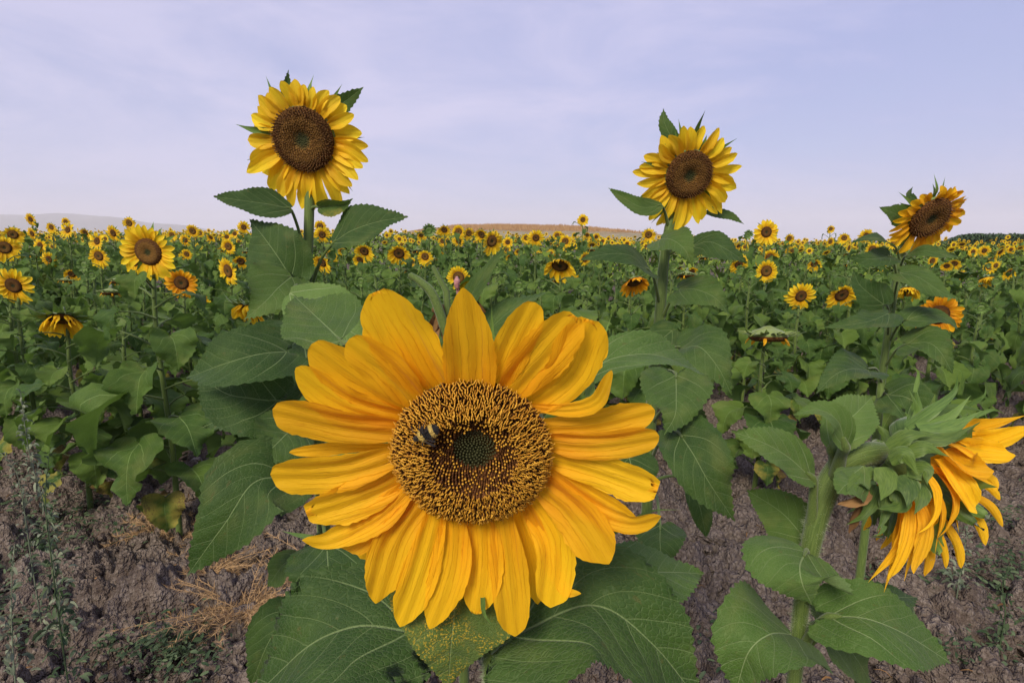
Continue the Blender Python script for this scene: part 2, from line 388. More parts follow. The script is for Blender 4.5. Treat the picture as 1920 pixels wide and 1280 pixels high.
def petal(mb, mid, width, N0, nu=14, nv=4, cup=.18, ridge=.045, tip=.5, belly=.45, twist=0., rnd=.5, seed=0, mi=0, notch=0., curl=0., basew=.45):
    rs = np.random.RandomState(seed)
    s = 1 - (1 - np.linspace(0, 1, nu + 1)) ** 1.25
    a = np.clip(s / belly, 0, 1); b = np.clip((s - belly) / (1 - belly), 0, 1)
    w = np.where(s < belly, basew + (1 - basew) * np.sin(a * np.pi / 2), np.maximum(0, 1 - b ** (1.6 + 2.4 * tip)) ** (.75 - .3 * tip))
    if tip < 0: w = np.where(s < belly, w, (1 - b) ** 1.15)
    w = w * (1 + .05 * np.sin(s * 7 + rs.rand() * 6)) * (1 + .025 * rs.randn(nu + 1) * (s > .3)); w[-1] = max(w[-1], .02)
    v = np.linspace(-1, 1, 2 * nv + 1)
    X = s[:, None] * np.ones_like(v)[None]; Y = w[:, None] * v[None]
    X = X - notch * .06 * np.cos(v * 6.28 * 1.5 + rs.rand())[None] * (s[:, None] ** 6)
    ph = rs.rand(4) * 6.28
    Z = cup * width * (Y ** 2) + ridge * width * np.cos(Y * 3.1 * 3 + .4 * np.sin(ph[0])) * np.minimum(1, s[:, None] * 4) * (1 - .6 * s[:, None])
    Z += .04 * width * np.sin(X * 6 + ph[1]) * Y + .03 * width * np.sin(X * 13 + ph[2]) * (np.abs(Y) ** 2) + curl * width * s[:, None] ** 4
    C, T, S, N = frame_at(mid, X.ravel(), N0, twist)
    Pn = C + S * (Y.ravel() * width / 2)[:, None] + N * Z.ravel()[:, None]
    mb.grid(Pn.reshape(nu + 1, 2 * nv + 1, 3), np.stack([X, Y * .5], -1), rnd, 0., mi)

def tag(o, label=None, cat=None, group=None, kind=None):
    if label: o['label'] = label
    if cat: o['category'] = cat
    if group: o['group'] = group
    if kind: o['kind'] = kind
    return o
def empty(name, loc, label, cat='sunflower', group=None):
    o = bpy.data.objects.new(name, None); COL.objects.link(o); o.location = loc; o.empty_display_size = .05
    return tag(o, label, cat, group)
def V3(*a): return np.array(a, float)

# ------------------------------------------------------------------ terrain
def sst(x, a, b):
    t = np.clip((x - a) / (b - a), 0, 1); return t * t * (3 - 2 * t)
def terr(x, y):
    x = np.asarray(x, float); y = np.asarray(y, float)
    lr = 1 - sst(x / np.maximum(y, 1.0), -.25, .35)
    h = .021 * np.clip(y - 3, 0, 75) * lr + .006 * np.clip(y - 5, 0, 60) * (1 - lr)
    return h + .02 * np.sin(x * 1.3 + .5) * np.sin(y * .9) 
def hsh(ix, iy, k):
    n = (ix * 374761393 + iy * 668265263 + k * 2147483647) & 0xffffffff
    n = ((n ^ (n >> 13)) * 1274126177) & 0xffffffff
    return ((n ^ (n >> 16)) & 0xffff) / 65535.0
def clods(x, y, size, k):
    gx = x / size; gy = y / size; ix = np.floor(gx).astype(np.int64); iy = np.floor(gy).astype(np.int64)
    best = np.zeros_like(x)
    for dx in (-1, 0, 1):
        for dy in (-1, 0, 1):
            cx = ix + dx; cy = iy + dy
            jx = cx + .5 + .8 * (hsh(cx, cy, k) - .5); jy = cy + .5 + .8 * (hsh(cx, cy, k + 7) - .5)
            rr = .25 + .5 * hsh(cx, cy, k + 3); an = 3.14 * hsh(cx, cy, k + 5)
            ux = (gx - jx); uy = (gy - jy)
            a = (ux * np.cos(an) + uy * np.sin(an)); b = (-ux * np.sin(an) + uy * np.cos(an)) * 1.35
            d = np.sqrt(a * a + b * b) / rr
            best = np.maximum(best, rr * np.maximum(0, 1 - d ** 2.2) ** .72)
    return best * size
th = np.concatenate([np.radians(np.linspace(-180, -62, 26)), np.radians(np.linspace(-60, 60, 640)), np.radians(np.linspace(62, 180, 26))])
rr_ = np.concatenate([np.linspace(.02, .85, 8), np.geomspace(.9, 11, 470), np.geomspace(11.4, 4000, 46)])
TH, RR = np.meshgrid(th, rr_); GX = np.sin(TH) * RR; GY = np.cos(TH) * RR
wx = GX + .02 * np.sin(GY * 31 + GX * 12) + .01 * np.sin(GY * 71); wy = GY + .02 * np.sin(GX * 37 + 1) + .01 * np.sin(GX * 83)
fade = 1 - sst(RR, 7, 11)
cl_ = clods(wx * .9, wy, .30, 41) * .30 + clods(wx, wy, .17, 1) * .62 + clods(wx * 1.03 + 3, wy, .08, 11) * .75 + clods(wx, wy * .97 + 5, .036, 23) * .85 + clods(wx + 1.7, wy, .016, 31) * .8
GZ = terr(GX, GY) + fade * (cl_ - .035 + .012 * np.sin(GX * 4.1 + GY * 2.3) * np.sin(GY * 5.3 - GX))
GZ = np.where(RR > 90, GZ + 0, GZ)
mb = MB(); mb.grid(np.stack([GX, GY, GZ], -1)); g = mb.build('ground', 'soil'); tag(g, kind='structure')
def gz(x, y): return float(terr(x, y))

# loose clods and stones
rs = np.random.RandomState(5)
def blob(mb, c, r, rs, sub=None, flat=.7, rnd=.5, mi=0, nlat=6, nlon=9):
    la = np.linspace(-1.5708, 1.5708, nlat); lo = np.linspace(0, 6.2832, nlon, endpoint=False)
    LA, LO = np.meshgrid(la, lo, indexing='ij')
    D = np.stack([np.cos(LA) * np.cos(LO), np.cos(LA) * np.sin(LO), np.sin(LA)], -1)
    f = 1 + .22 * np.sin(D @ (rs.randn(3) * 3) + rs.rand() * 6)[..., None] + .16 * np.sin(D @ (rs.randn(3) * 6) + rs.rand() * 6)[..., None]
    if nlat > 8:
        for q in (11, 19, 31): f = f + (.9 / q) * np.sin(D @ (unit(rs.randn(3)) * q) + rs.rand() * 6)[..., None] * np.sin(D @ (unit(rs.randn(3)) * q * .8) + 1)[..., None]
    G = D * f * r * np.array([1, rs.uniform(.7, 1.1), flat]); 
    a = rs.rand() * 6; G = G @ np.array([[math.cos(a), -math.sin(a), 0], [math.sin(a), math.cos(a), 0], [0, 0, 1]]).T
    mb.grid(G + np.asarray(c), None, rnd, 0, mi, wrap=True)
mb = MB()
for i in range(7000):
    y = 1.0 + 4.2 * rs.rand() ** 1.3; x = rs.uniform(-1.15, 1.15) * y
    r = .0035 + .022 * rs.rand() ** 4.5
    blob(mb, (x, y, gz(x, y) + .02 + r * .15), r, rs)
for i in range(170):
    y = rs.uniform(1.3, 3.6); x = rs.uniform(.2, 1.05) * y * rs.choice([-1, 1]); r = rs.uniform(.018, .05)
    blob(mb, (x, y, gz(x, y) + .012), r, rs, nlat=22, nlon=32, flat=.6)
tag(mb.build('soil_clods', 'soil', smooth=True), 'loose crumbs and lumps of dry brown soil strewn over the ground', 'soil', kind='stuff')

# ------------------------------------------------------------------ flower heads (local: faces +Z)
def lathe(mb, prof, ns, uvr, rnd=.5, mi=0):
    prof = np.array(prof); th = np.linspace(0, 2 * np.pi, ns, endpoint=False)
    G = np.stack([prof[:, :1] * np.cos(th), prof[:, :1] * np.sin(th), np.repeat(prof[:, 1:], ns, 1)], -1)
    mb.grid(G, G[..., :2] / uvr, rnd, 0, mi, wrap=True)
def disc_profile(rd):
    return [(rd * a, rd * b) for a, b in ((.001, .10), (.12, .10), (.25, .13), (.42, .20), (.62, .24), (.8, .20), (.93, .11), (1.0, 0), (.98, -.06))]
def back_profile(rd):
    return [(rd * a, rd * b) for a, b in ((1.0, -.03), (1.03, -.12), (.92, -.28), (.66, -.44), (.38, -.55), (.2, -.66), (.001, -.7))]
def ring_petals(rd, rp, n, seed, lift=.25, grav=(0, 0, 0), gs=0., wmul=1., gap=0.0, ragged=0., asym=0.):
    """yield (mid, width, N0, seed, rnd, tip)"""
    rs = np.random.RandomState(seed); gv = np.asarray(tuple(grav), float)
    for i in range(n):
        lay = i % 2
        a = 2 * math.pi * (i + rs.uniform(-.3, .3)) / n
        if rs.rand() < gap: continue
        L_ = (rp - rd) * rs.uniform(.82, 1.08) * (1 - .5 * ragged * rs.rand()) * (1 - asym * math.sin(a))
        w = min(2 * math.pi * rd / n * 2.3, L_ * .50) * rs.uniform(.85, 1.15) * wmul
        d = V3(math.cos(a), math.sin(a), 0); z0 = -.006 * lay - .003; side = V3(-d[1], d[0], 0)
        l1 = lift + rs.uniform(-.22, .22)
        p0 = d * rd * .90 + V3(0, 0, z0)
        gc = max(0., gv[2]) * min(1., gs)
        p1 = d * (rd + L_ * .45 * (1 - .5 * gc)) + V3(0, 0, z0 + l1 * L_ * .5) + side * L_ * rs.uniform(-.06, .06) + gv * gs * L_ * .3
        p2 = d * (rd + L_ * (1 - .62 * gc)) + V3(0, 0, z0 + l1 * L_ * .7 - L_ * rs.uniform(-.1, .3)) + side * L_ * rs.uniform(-.16, .16) + gv * gs * L_
        q = p2 - p1; l = np.linalg.norm(q)
        if gs: p2 = p1 + q / l * min(l, L_ * .68)
        yield [p0, p1, p2], w, V3(0, 0, 1) + d * -.15, int(rs.randint(1e6)), rs.rand(), rs.uniform(.1, .5)
def bracts(mb, rd, rp, n, seed, ln=.75, back=.1, wf=.42):
    rs = np.random.RandomState(seed + 99)
    for i in range(n):
        a = 2 * math.pi * (i + rs.uniform(-.35, .35)) / n; d = V3(math.cos(a), math.sin(a), 0)
        L_ = (rp - rd) * ln * rs.uniform(.6, 1.15) + rd * .25
        z0 = -.22 * rd - (i % 2) * .08 * rd
        p0 = d * rd * .85 + V3(0, 0, z0); p1 = d * (rd + L_ * .4) + V3(0, 0, z0 + L_ * rs.uniform(-.1, .15)); p2 = d * (rd + L_ * .95) + V3(0, 0, z0 + L_ * rs.uniform(-.3, .3))
        petal(mb, [p0, p1, p2], L_ * wf, V3(0, 0, 1) - d * .2, nu=8, nv=2, tip=-1, belly=.28, ridge=0, cup=.25, basew=.9, rnd=rs.rand(), seed=i)
def florets(mb, rd, N, zfun, size=1., rs=None, nrm=(0, 0, 1), inner=.2, mid_=.45, fine=True, off=(0, 0), sparse=1.):
    ga = math.pi * (3 - 5 ** .5)
    for i in range(N):
        q = math.sqrt((i + .5) / N); r = rd * q; a = i * ga
        d = V3(math.cos(a), math.sin(a), 0); z = zfun(q)
        c = d * r + V3(off[0], off[1], 0) * (1 - q) ** .7 + V3(0, 0, z); sz = size * rs.uniform(.85, 1.15)
        if q < inner:
            blob_s(mb, c + V3(0, 0, .0006), .0011 * sz, 2, rs.rand()); continue
        tilt = d * (.15 + .75 * max(0, q - .35)) + V3(0, 0, 1) + rs.randn(3) * .07
        tilt /= np.linalg.norm(tilt)
        if q < mid_ or rs.rand() < .12:
            hgt = .0034 * sz
            stick(mb, c - V3(0, 0, .003), c + tilt * hgt, .0011 * sz, .0008 * sz, 0, rs.rand())
            if rs.rand() < sparse: blob_s(mb, c + tilt * hgt, .00105 * sz, 1, rs.rand())
        else:
            hgt = rs.uniform(.0050, .0082) * sz
            top = c + tilt * hgt
            stick(mb, c - V3(0, 0, .003), c + tilt * hgt * .75, .0013 * sz, .0009 * sz, 0, rs.rand())
            sd = d * rs.choice([-1, 1]) * 1.2 + rs.randn(3) * .35; sd = sd - (sd @ tilt) * tilt; sd /= np.linalg.norm(sd)
            rv = rs.rand()
            tube(mb, [c + tilt * hgt * .55, top, top + sd * .0014 * sz + tilt * .0010 * sz, top + sd * .0024 * sz - tilt * .0002], [.00050 * sz, .00066 * sz, .0006 * sz, .0004 * sz], 4, 5, rv, 1)
            if fine: tube(mb, [top, top - sd * .0013 * sz + tilt * .0009 * sz, top - sd * .0021 * sz - tilt * .0004], [.0006 * sz, .0006 * sz, .0004 * sz], 4, 3, rv, 1)
_ico = [(0, 0, 1), (.894, 0, .447), (.276, .851, .447), (-.724, .526, .447), (-.724, -.526, .447), (.276, -.851, .447), (.724, .526, -.447), (-.276, .851, -.447), (-.894, 0, -.447), (-.276, -.851, -.447), (.724, -.526, -.447), (0, 0, -1)]
_icof = [(0,1,2),(0,2,3),(0,3,4),(0,4,5),(0,5,1),(1,6,2),(2,7,3),(3,8,4),(4,9,5),(5,10,1),(2,6,7),(3,7,8),(4,8,9),(5,9,10),(1,10,6),(11,7,6),(11,8,7),(11,9,8),(11,10,9),(11,6,10)]
def blob_s(mb, c, r, mi, rnd, sc=(1, 1, 1)): mb.add(np.array(_ico) * r * np.array(sc) + c, _icof, None, rnd, 0, mi)
def stick(mb, a, b, r0, r1, mi, rnd, ns=4):
    T = unit(b - a); u = np.cross(T, [0.3, .5, .81]); u = unit(u); w = np.cross(T, u)
    th = np.linspace(0, 2 * np.pi, ns, endpoint=False)
    ring = np.cos(th)[:, None] * u + np.sin(th)[:, None] * w
    mb.add(np.vstack([a + ring * r0, b + ring * r1]), [[i, (i + 1) % ns, ns + (i + 1) % ns, ns + i] for i in range(ns)], None, rnd, 0, mi)
def rot_to(n, roll=0.):
    """matrix whose +Z is n and whose +Y is as near world up as possible"""
    n = Vector(n).normalized(); up = Vector((0, 0, 1)); x = up.cross(n)
    if x.length < 1e-3: x = Vector((1, 0, 0))
    x.normalize(); y = n.cross(x)
    M = Matrix((x, y, n)).transposed().to_4x4()
    return M @ Matrix.Rotation(roll, 4, 'Z')
def facing(yaw, pitch):   # yaw 0 = towards the camera (-Y), + turns to picture right; pitch + looks up
    return Vector((math.sin(R(yaw)) * math.cos(R(pitch)), -math.cos(R(yaw)) * math.cos(R(pitch)), math.sin(R(pitch))))

def near_head(root, H, n, rd, rp, npet, seed, petmat, discmat, lift=.2, gs=.0, nfl=0, gap=0., ragged=0., brl=.8, nbr=16, wmul=1., asym=0.):
    """head with every petal a mesh of its own"""
    M = Matrix.Translation(H) @ rot_to(n)
    g = (M.to_3x3().inverted() @ Vector((0, 0, -1)))
    mb = MB(); lathe(mb, disc_profile(rd), 40, rd); lathe(mb, back_profile(rd), 30, rd, mi=1)
    hd = mb.build('flower_head', [discmat, 'bract'], root); hd.matrix_local = root.matrix_world.inverted() @ M if False else Matrix.Translation(-Vector(root.location)) @ M
    for mid, w, N0, sd, rnd, tip in ring_petals(rd, rp, npet, seed, lift, g, gs, wmul, gap, ragged, asym):
        b = MB(); petal(b, mid, w, N0, nu=12, nv=4, tip=tip, rnd=rnd, seed=sd, cup=.25, ridge=.06); b.build('petal', petmat, hd)
    b = MB(); bracts(b, rd, rp, nbr, seed, brl * .62); bracts(b, rd, rp, 9, seed + 5, 1.05, wf=.20); b.build('bract_ring', 'bract', hd)
    if nfl:
        rs = np.random.RandomState(seed); prof = np.array(disc_profile(rd)); b = MB()
        florets(b, rd * .97, nfl, lambda q: float(np.interp(q * rd, prof[:8, 0], prof[:8, 1])) - .001, rd / .055, rs, fine=False, inner=.3, mid_=.75)
        o = b.build('florets', ['floret_tube', 'floret_brown', 'floret_bud'], hd); tag(o, kind='stuff')
    return hd
def stem_obj(root, pts, r, name='stem', mat='stem', parent=None, ns=12, seg=28):
    b = MB(); tube(b, [Vector(p) - Vector(root.location) for p in pts], r, ns, seg, random.random())
    return b.build(name, mat, parent or root)
def nleaf(root, pts, wpx, N0=None, att=None, kind='heart', mat='leaf', seed=0, pr=.003, petm='stem', **k):
    """pts: (px,py,depth) base->tip; wpx: width in photo pixels at mean depth"""
    W3 = [np.array(P(*p)) for p in pts]; dm = np.mean([p[2] for p in pts]); w = wpx / FPX * dm
    c = np.mean(W3, axis=0); tocam = unit(np.array(CP) - c)
    if N0 is None: N0 = (0, 0, 0)
    N = unit(tocam * .9 + V3(*N0))
    ro = np.array(root.location); b = MB(); rsr = np.random.RandomState(seed + 1)
    if np.cross(W3[1] - W3[0], N) @ np.cross(W3[1] - W3[0], N) < 1e-9: N = V3(0, 0, 1)
    leaf(b, [p - ro for p in W3], w, N, kind, rnd=k.pop('rnd', rsr.rand()), seed=seed, nu=k.pop('nu', 44), nv=k.pop('nv', 12), **k)
    o = b.build('leaf', mat, root)
    if att is not None:
        A = np.array(P(*att)) - ro; B = W3[0] - ro; md = (A + B) / 2 + V3(0, 0, .12 * np.linalg.norm(B - A))
        T = unit(W3[1] - W3[0]) * .012
        q = MB(); tube(q, [A, md, B, B + T], [pr * 1.4, pr, pr * .9, pr * .4], 8, 14, rsr.rand()); q.build('petiole', petm, o)
    return o

# fine hairs on near stems
def hairs(parent, pts, r, n, ln, seed, inv=None):
    rs = np.random.RandomState(seed); b = MB(); o = np.array(parent.location) if inv is None else np.zeros(3)
    t = rs.rand(n); C = spline(pts, t); T = unit(spline(pts, np.clip(t, 0, .98) + .02) - spline(pts, np.clip(t, 0, .98)))
    D = rs.randn(n, 3); D = unit(D - (D * T).sum(1, keepdims=True) * T); Rr = rad_at(pts, r, t)
    A = C + D * Rr[:, None] * .95 - o; B = A + (D + rs.randn(n, 3) * .3) * (ln * (.5 + rs.rand(n)))[:, None]; S = T * .00016
    V = np.stack([A - S, A + S, B], 1).reshape(-1, 3)
    b.add(V, np.arange(3 * n).reshape(-1, 3)); tag(b.build('stem_hairs', 'hair', parent), kind='stuff')

# ================================================================== the hero bloom
random.seed(3)
HD = .385; HH = P(885, 845, HD); HN = facing(0, -10)
def hp(px, py, h):
    """point on the plane of the hero head raised by h, seen at that place"""
    d = P(px, py, 1) - CP
    t = ((HH + HN * h) - CP).dot(HN) / d.dot(HN)
    return CP + d * t
hx, hy = P(930, 1290, .43).x, P(930, 1290, .43).y
hero = empty('sunflower', (hx, hy, gz(hx, hy)), 'huge open sunflower filling the foreground, golden petals and a bumblebee on its disc')
HO = np.array(hero.location)
Mh = Matrix.Translation(HH) @ rot_to(HN)
rd = .052
def hz(q): return float(np.interp(q, [0, .2, .3, .5, .75, .92, 1], [.006, .0065, .0095, .014, .0135, .008, .001]))
mb = MB(); lathe(mb, [(rd * q, hz(q) - .0035) for q in (.001, .1, .2, .3, .42, .55, .7, .85, .95, 1.0)] + [(rd * .98, -.004)], 64, rd)
lathe(mb, back_profile(rd), 40, rd, mi=1)
hh = mb.build('flower_head', ['disc_dark', 'bract'], hero); hh.matrix_local = Matrix.Translation(-Vector(HO)) @ Mh
MhI = Mh.inverted()
rs = np.random.RandomState(11); b = MB()
florets(b, rd, 2200, hz, .72, rs, inner=.27, mid_=.52, off=(.003, .0085), sparse=.55)
tag(b.build('florets', ['floret_tube', 'floret_tip', 'floret_bud'], hh), kind='stuff')
def hpetal(pts, wpx, lay=0, tip=.4, belly=.5, hm=.010, ht=.022, seed=0, cup=.16, twist=0., notch=0., curl=0., basew=.45, name='petal', mat='petal', **k):
    n = len(pts); W3 = []
    for i, (x, y) in enumerate(pts):
        f = i / (n - 1); h = -.002 - .0035 * lay + (hm * math.sin(min(1, f * 1.2) * 1.57) + (ht - hm) * f ** 2)
        W3.append(MhI @ hp(x, y, h if i else -.001 - .0035 * lay))
    b = MB(); w = wpx / FPX * HD
    petal(b, W3, w, V3(0, 0, 1), nu=26, nv=8, cup=cup, ridge=.052, tip=tip, belly=belly, seed=seed, rnd=random.random() * .8 + .1, twist=twist, notch=notch, curl=curl, basew=basew, **k)
    return b.build(name, mat, hh)
HP = [
 # points (base -> tip), width px, layer, tip roundness, belly
 ([(883, 738), (880, 650), (868, 538)], 100, 0, .05, .30, dict(basew=.7)),
 ([(925, 735), (955, 660), (1004, 566)], 70, 1, .9, .62, dict()),
 ([(948, 742), (1010, 670), (1080, 592)], 92, 0, .8, .55, dict(notch=.5)),
 ([(985, 760), (1062, 700), (1106, 598)], 96, 1, .8, .6, dict(notch=.5)),
 ([(995, 762), (1065, 768), (1120, 752), (1148, 694)], 30, 0, .35, .6, dict(twist=.9, ht=.035)),
 ([(1010, 800), (1110, 795), (1228, 768)], 72, 1, .85, .55, dict()),
 ([(1020, 826), (1120, 832), (1236, 816)], 66, 0, .9, .6, dict()),
 ([(1020, 850), (1125, 880), (1233, 918)], 78, 1, .9, .55, dict(notch=1)),
 ([(1015, 880), (1110, 950), (1180, 978), (1240, 966)], 58, 0, .3, .5, dict(ht=.03)),
 ([(1005, 900), (1080, 965), (1142, 1056)], 92, 0, .25, .62, dict()),
 ([(985, 925), (1040, 1020), (1032, 1138)], 84, 1, .55, .6, dict()),
 ([(975, 930), (1040, 1060), (1060, 1105), (1090, 1112)], 40, 0, .15, .5, dict(twist=.5)),
 ([(965, 935), (1000, 1050), (1008, 1132)], 46, 3, .5, .55, dict(ht=.0)),
 ([(938, 945), (955, 1070), (966, 1192)], 78, 0, .65, .6, dict()),
 ([(898, 945), (905, 1050), (893, 1150)], 84, 1, .55, .5, dict(notch=.5)),
 ([(870, 945), (878, 1050), (872, 1156)], 50, 2, .5, .6, dict(ht=.005)),
 ([(850, 945), (846, 1060), (806, 1178)], 80, 0, .3, .52, dict(twist=-.25)),
 ([(825, 935), (792, 1060), (750, 1174)], 74, 0, .45, .62, dict()),
 ([(800, 925), (742, 1010), (704, 1130)], 90, 1, .3, .5, dict(twist=.3)),
 ([(780, 920), (722, 980), (676, 1046)], 76, 3, .75, .6, dict(ht=-.004)),
 ([(772, 905), (710, 965), (620, 1010), (566, 1012)], 62, 0, .1, .4, dict(twist=-.5)),
 ([(778, 915), (705, 985), (640, 1026)], 74, 1, .7, .6, dict(ht=.01)),
 ([(762, 890), (680, 928), (574, 962)], 84, 1, .75, .55, dict(notch=1)),
 ([(750, 850), (640, 882), (507, 888)], 84, 0, .9, .62, dict()),
 ([(750, 835), (640, 838), (542, 848)], 26, 2, .6, .7, dict(ht=.01)),
 ([(755, 806), (640, 795), (511, 766)], 78, 0, .8, .6, dict()),
 ([(760, 788), (650, 755), (555, 688)], 76, 1, .45, .55, dict()),
 ([(772, 768), (680, 715), (584, 644)], 86, 2, .8, .6, dict()),
 ([(785, 760), (735, 700), (655, 634)], 78, 0, .85, .6, dict()),
 ([(822, 742), (772, 660), (706, 545)], 116, 1, .55, .6, dict(notch=.3)),
 ([(850, 742), (800, 680), (740, 600)], 70, 3, .6, .5, dict(ht=.01)),
 ([(1015, 870), (1120, 935), (1200, 985)], 50, 2, .5, .5, dict(ht=.015)),
 ([(760, 875), (670, 905), (600, 930)], 60, 3, .6, .5, dict(ht=.0)),
 ([(770, 780), (700, 770), (600, 740)], 66, 3, .6, .5, dict(ht=.0)),
]
for i, (pts, w, lay, tp, be, k) in enumerate(HP):
    hpetal(pts, w * .97, lay, tp * .8, be, seed=i * 7 + 1, **k)
# green bracts that stick out between and behind the petals
def ribbon(parent, pts, wpx, name, mat, N0=(0, 0, 0), inv=None, **k):
    W3 = [P(*p) for p in pts]; dm = sum(p[2] for p in pts) / len(pts)
    c = sum(W3, Vector()) / len(W3); N = (CP - c).normalized() * .8 + Vector(N0)
    M = inv if inv is not None else Matrix.Translation(-Vector(parent.location))
    b = MB(); petal(b, [M @ p for p in W3], wpx / FPX * dm, (M.to_3x3() @ N), rnd=k.pop('rnd', random.random()), **k)
    return b.build(name, mat, parent)
for pts, w in (([(925, 720, .40), (923, 640, .405), (922, 572, .40)], 20), ([(1085, 740, .41), (1115, 680, .405), (1147, 590, .40)], 17),
               ([(1108, 760, .41), (1106, 710, .42), (1100, 655, .425)], 20), ([(700, 680, .41), (690, 630, .41), (672, 590, .40)], 12),
               ([(905, 1120, .41), (908, 1150, .40), (925, 1175, .39)], 10), ([(600, 1010, .42), (560, 1003, .42), (528, 995, .43)], 10),
               ([(1030, 760, .41), (1060, 735, .41), (1095, 700, .41)], 50), ([(1150, 1000, .42), (1215, 960, .42), (1275, 955, .42)], 7),
               ([(700, 790, .41), (640, 850, .42), (590, 835, .42)], 40)):
    ribbon(hh, pts, w, 'bract', 'bract', inv=MhI, nu=16, nv=3, tip=-1, belly=.25, ridge=0, cup=.2, basew=.9)
# stem
back = HH - HN * .038
stem_obj(hero, [(hx, hy, gz(hx, hy)), (hx + .004, hy, .35), tuple(P(928, 1290, .462)), tuple(P(915, 1150, .468)), tuple(P(897, 980, .460)), tuple(back - HN * .012), tuple(back)], [.012, .011, .0092, .0085, .008, .012, .018])
hairs(hero, [tuple(P(928, 1290, .462)), tuple(P(915, 1150, .468))], [.0092, .0085], 1800, .0028, 8)
nleaf(hero, [(965, 1195, .46), (1110, 1130, .455), (1225, 1200, .45), (1325, 1335, .46)], 268, (-.1, .1, .9), (915, 1215, .45), 'heart', seed=1, fold=.22, rip=.012, serr=.011, pr=.004, nu=70, nv=16, rnd=.35)
nleaf(hero, [(765, 1190, .46), (665, 1175, .455), (560, 1215, .45), (455, 1320, .47)], 265, (.1, .1, .9), (905, 1225, .45), 'heart', seed=2, fold=.16, rip=.012, serr=.013, pr=.004, nu=70, nv=16, rnd=.2)
nleaf(hero, [(850, 1070, .436), (852, 1140, .428), (845, 1215, .424), (840, 1290, .430)], 240, (0, -.2, .6), (905, 1050, .45), 'heart', 'leaf_speck', seed=3, fold=-.05, rip=.01, serr=.006, pr=.003, nu=60)
nleaf(hero, [(1095, 712, .47), (1150, 672, .46), (1240, 664, .47), (1328, 706, .50)], 100, (0, .2, .8), (930, 900, .455), 'oval', 'leaf_bright', seed=4, fold=.25, rip=.012, serr=.010, pr=.003, nu=60)
nleaf(hero, [(640, 640, .62), (600, 600, .66), (550, 553, .70)], 150, (0, -.1, .5), (900, 900, .47), 'oval', 'leaf', seed=5, fold=.1, rnd=.8, serr=.01)
nleaf(hero, [(1130, 1060, .50), (1210, 1075, .52), (1320, 1075, .56)], 130, (0, 0, .9), (920, 1180, .45), 'oval', 'leaf_bright', seed=6, rnd=.2, fold=.2)
# the bumblebee on the disc
bc = hp(797, 815, .023)
bee = empty('bumblebee', bc, 'black bumblebee with two cream bands feeding on the brown disc of the huge foreground bloom', 'bumblebee')
bee.scale = (.86,) * 3
Mb = rot_to(HN).to_3x3().to_4x4() @ Matrix.Rotation(R(28), 4, 'Z')
def bv(x, y, z): return np.array(Mb @ Vector((x, y, z)))      # x: along the body, + = tail
b = MB(); ns = 18; prof = [(-.0100, .0006), (-.0092, .0019), (-.0075, .0023), (-.0062, .0017), (-.0050, .0034), (-.0030, .0043), (-.0008, .0040), (.0006, .0030), (.0024, .0043), (.0050, .0049), (.0078, .0042), (.0098, .0026), (.0110, .0006)]
th = np.linspace(0, 2 * np.pi, ns, endpoint=False)
G = np.array([[bv(x, r * math.cos(a), r * math.sin(a) * .85 - .12 * abs(x)) for a in th] for x, r in prof])
b.grid(G, wrap=True)
bees = b.build('body', ['bee_black', 'bee_yellow'], bee)
for p in bees.data.polygons:
    i = p.index // ns
    if i in (4, 5, 9): p.material_index = 1
rs = np.random.RandomState(4); b = MB()
for i in range(1500):
    k = rs.randint(4, 11); x, r = prof[k]; x2, r2 = prof[k + 1]; f = rs.rand(); a = rs.rand() * 6.283
    x = x + (x2 - x) * f; r = r + (r2 - r) * f
    A = bv(x, r * math.cos(a), r * math.sin(a) * .85 - .12 * abs(x)); D = bv(rs.randn() * .4 + .3, math.cos(a), math.sin(a)); D = D / np.linalg.norm(D)
    T = np.cross(D, rs.randn(3)); T = T / np.linalg.norm(T) * .00012
    b.add([A - T, A + T, A + D * .0012], [[0, 1, 2]], None, rs.rand(), 0, 1 if k in (4, 5, 9) else 0)
tag(b.build('fur', ['bee_black', 'bee_yellow'], bees), kind='stuff')
for sy in (-1, 1):
    for x0, ang, ln in ((-.002, 1.25, .0095), (.0005, .95, .007)):
        b = MB(); base = bv(x0, sy * .0022, .0034); tipv = bv(x0 + ln * math.cos(ang * .7), sy * (.0022 + ln * math.sin(ang * .7)), .0050)
        petal(b, [base, (base + tipv) / 2 + bv(0, 0, .0005), tipv], ln * .22, bv(0, 0, 1), nu=8, nv=2, tip=.7, belly=.65, basew=.2, ridge=0, cup=.03); b.build('wing', 'bee_wing', bee)
    for x0, dx in ((-.004, -.004), (-.002, .001), (.0, .005)):
        b = MB(); tube(b, [bv(x0, sy * .003, -.002), bv(x0 + dx * .5, sy * .0065, .0005), bv(x0 + dx, sy * .0085, -.006)], [.0005, .0004, .0002], 6, 8); b.build('leg', 'bee_black', bee)
    b = MB(); tube(b, [bv(-.0095, sy * .0008, .0006), bv(-.0115, sy * .002, .0018), bv(-.0135, sy * .003, .0006)], .00022, 5, 8); b.build('antenna', 'bee_black', bee)

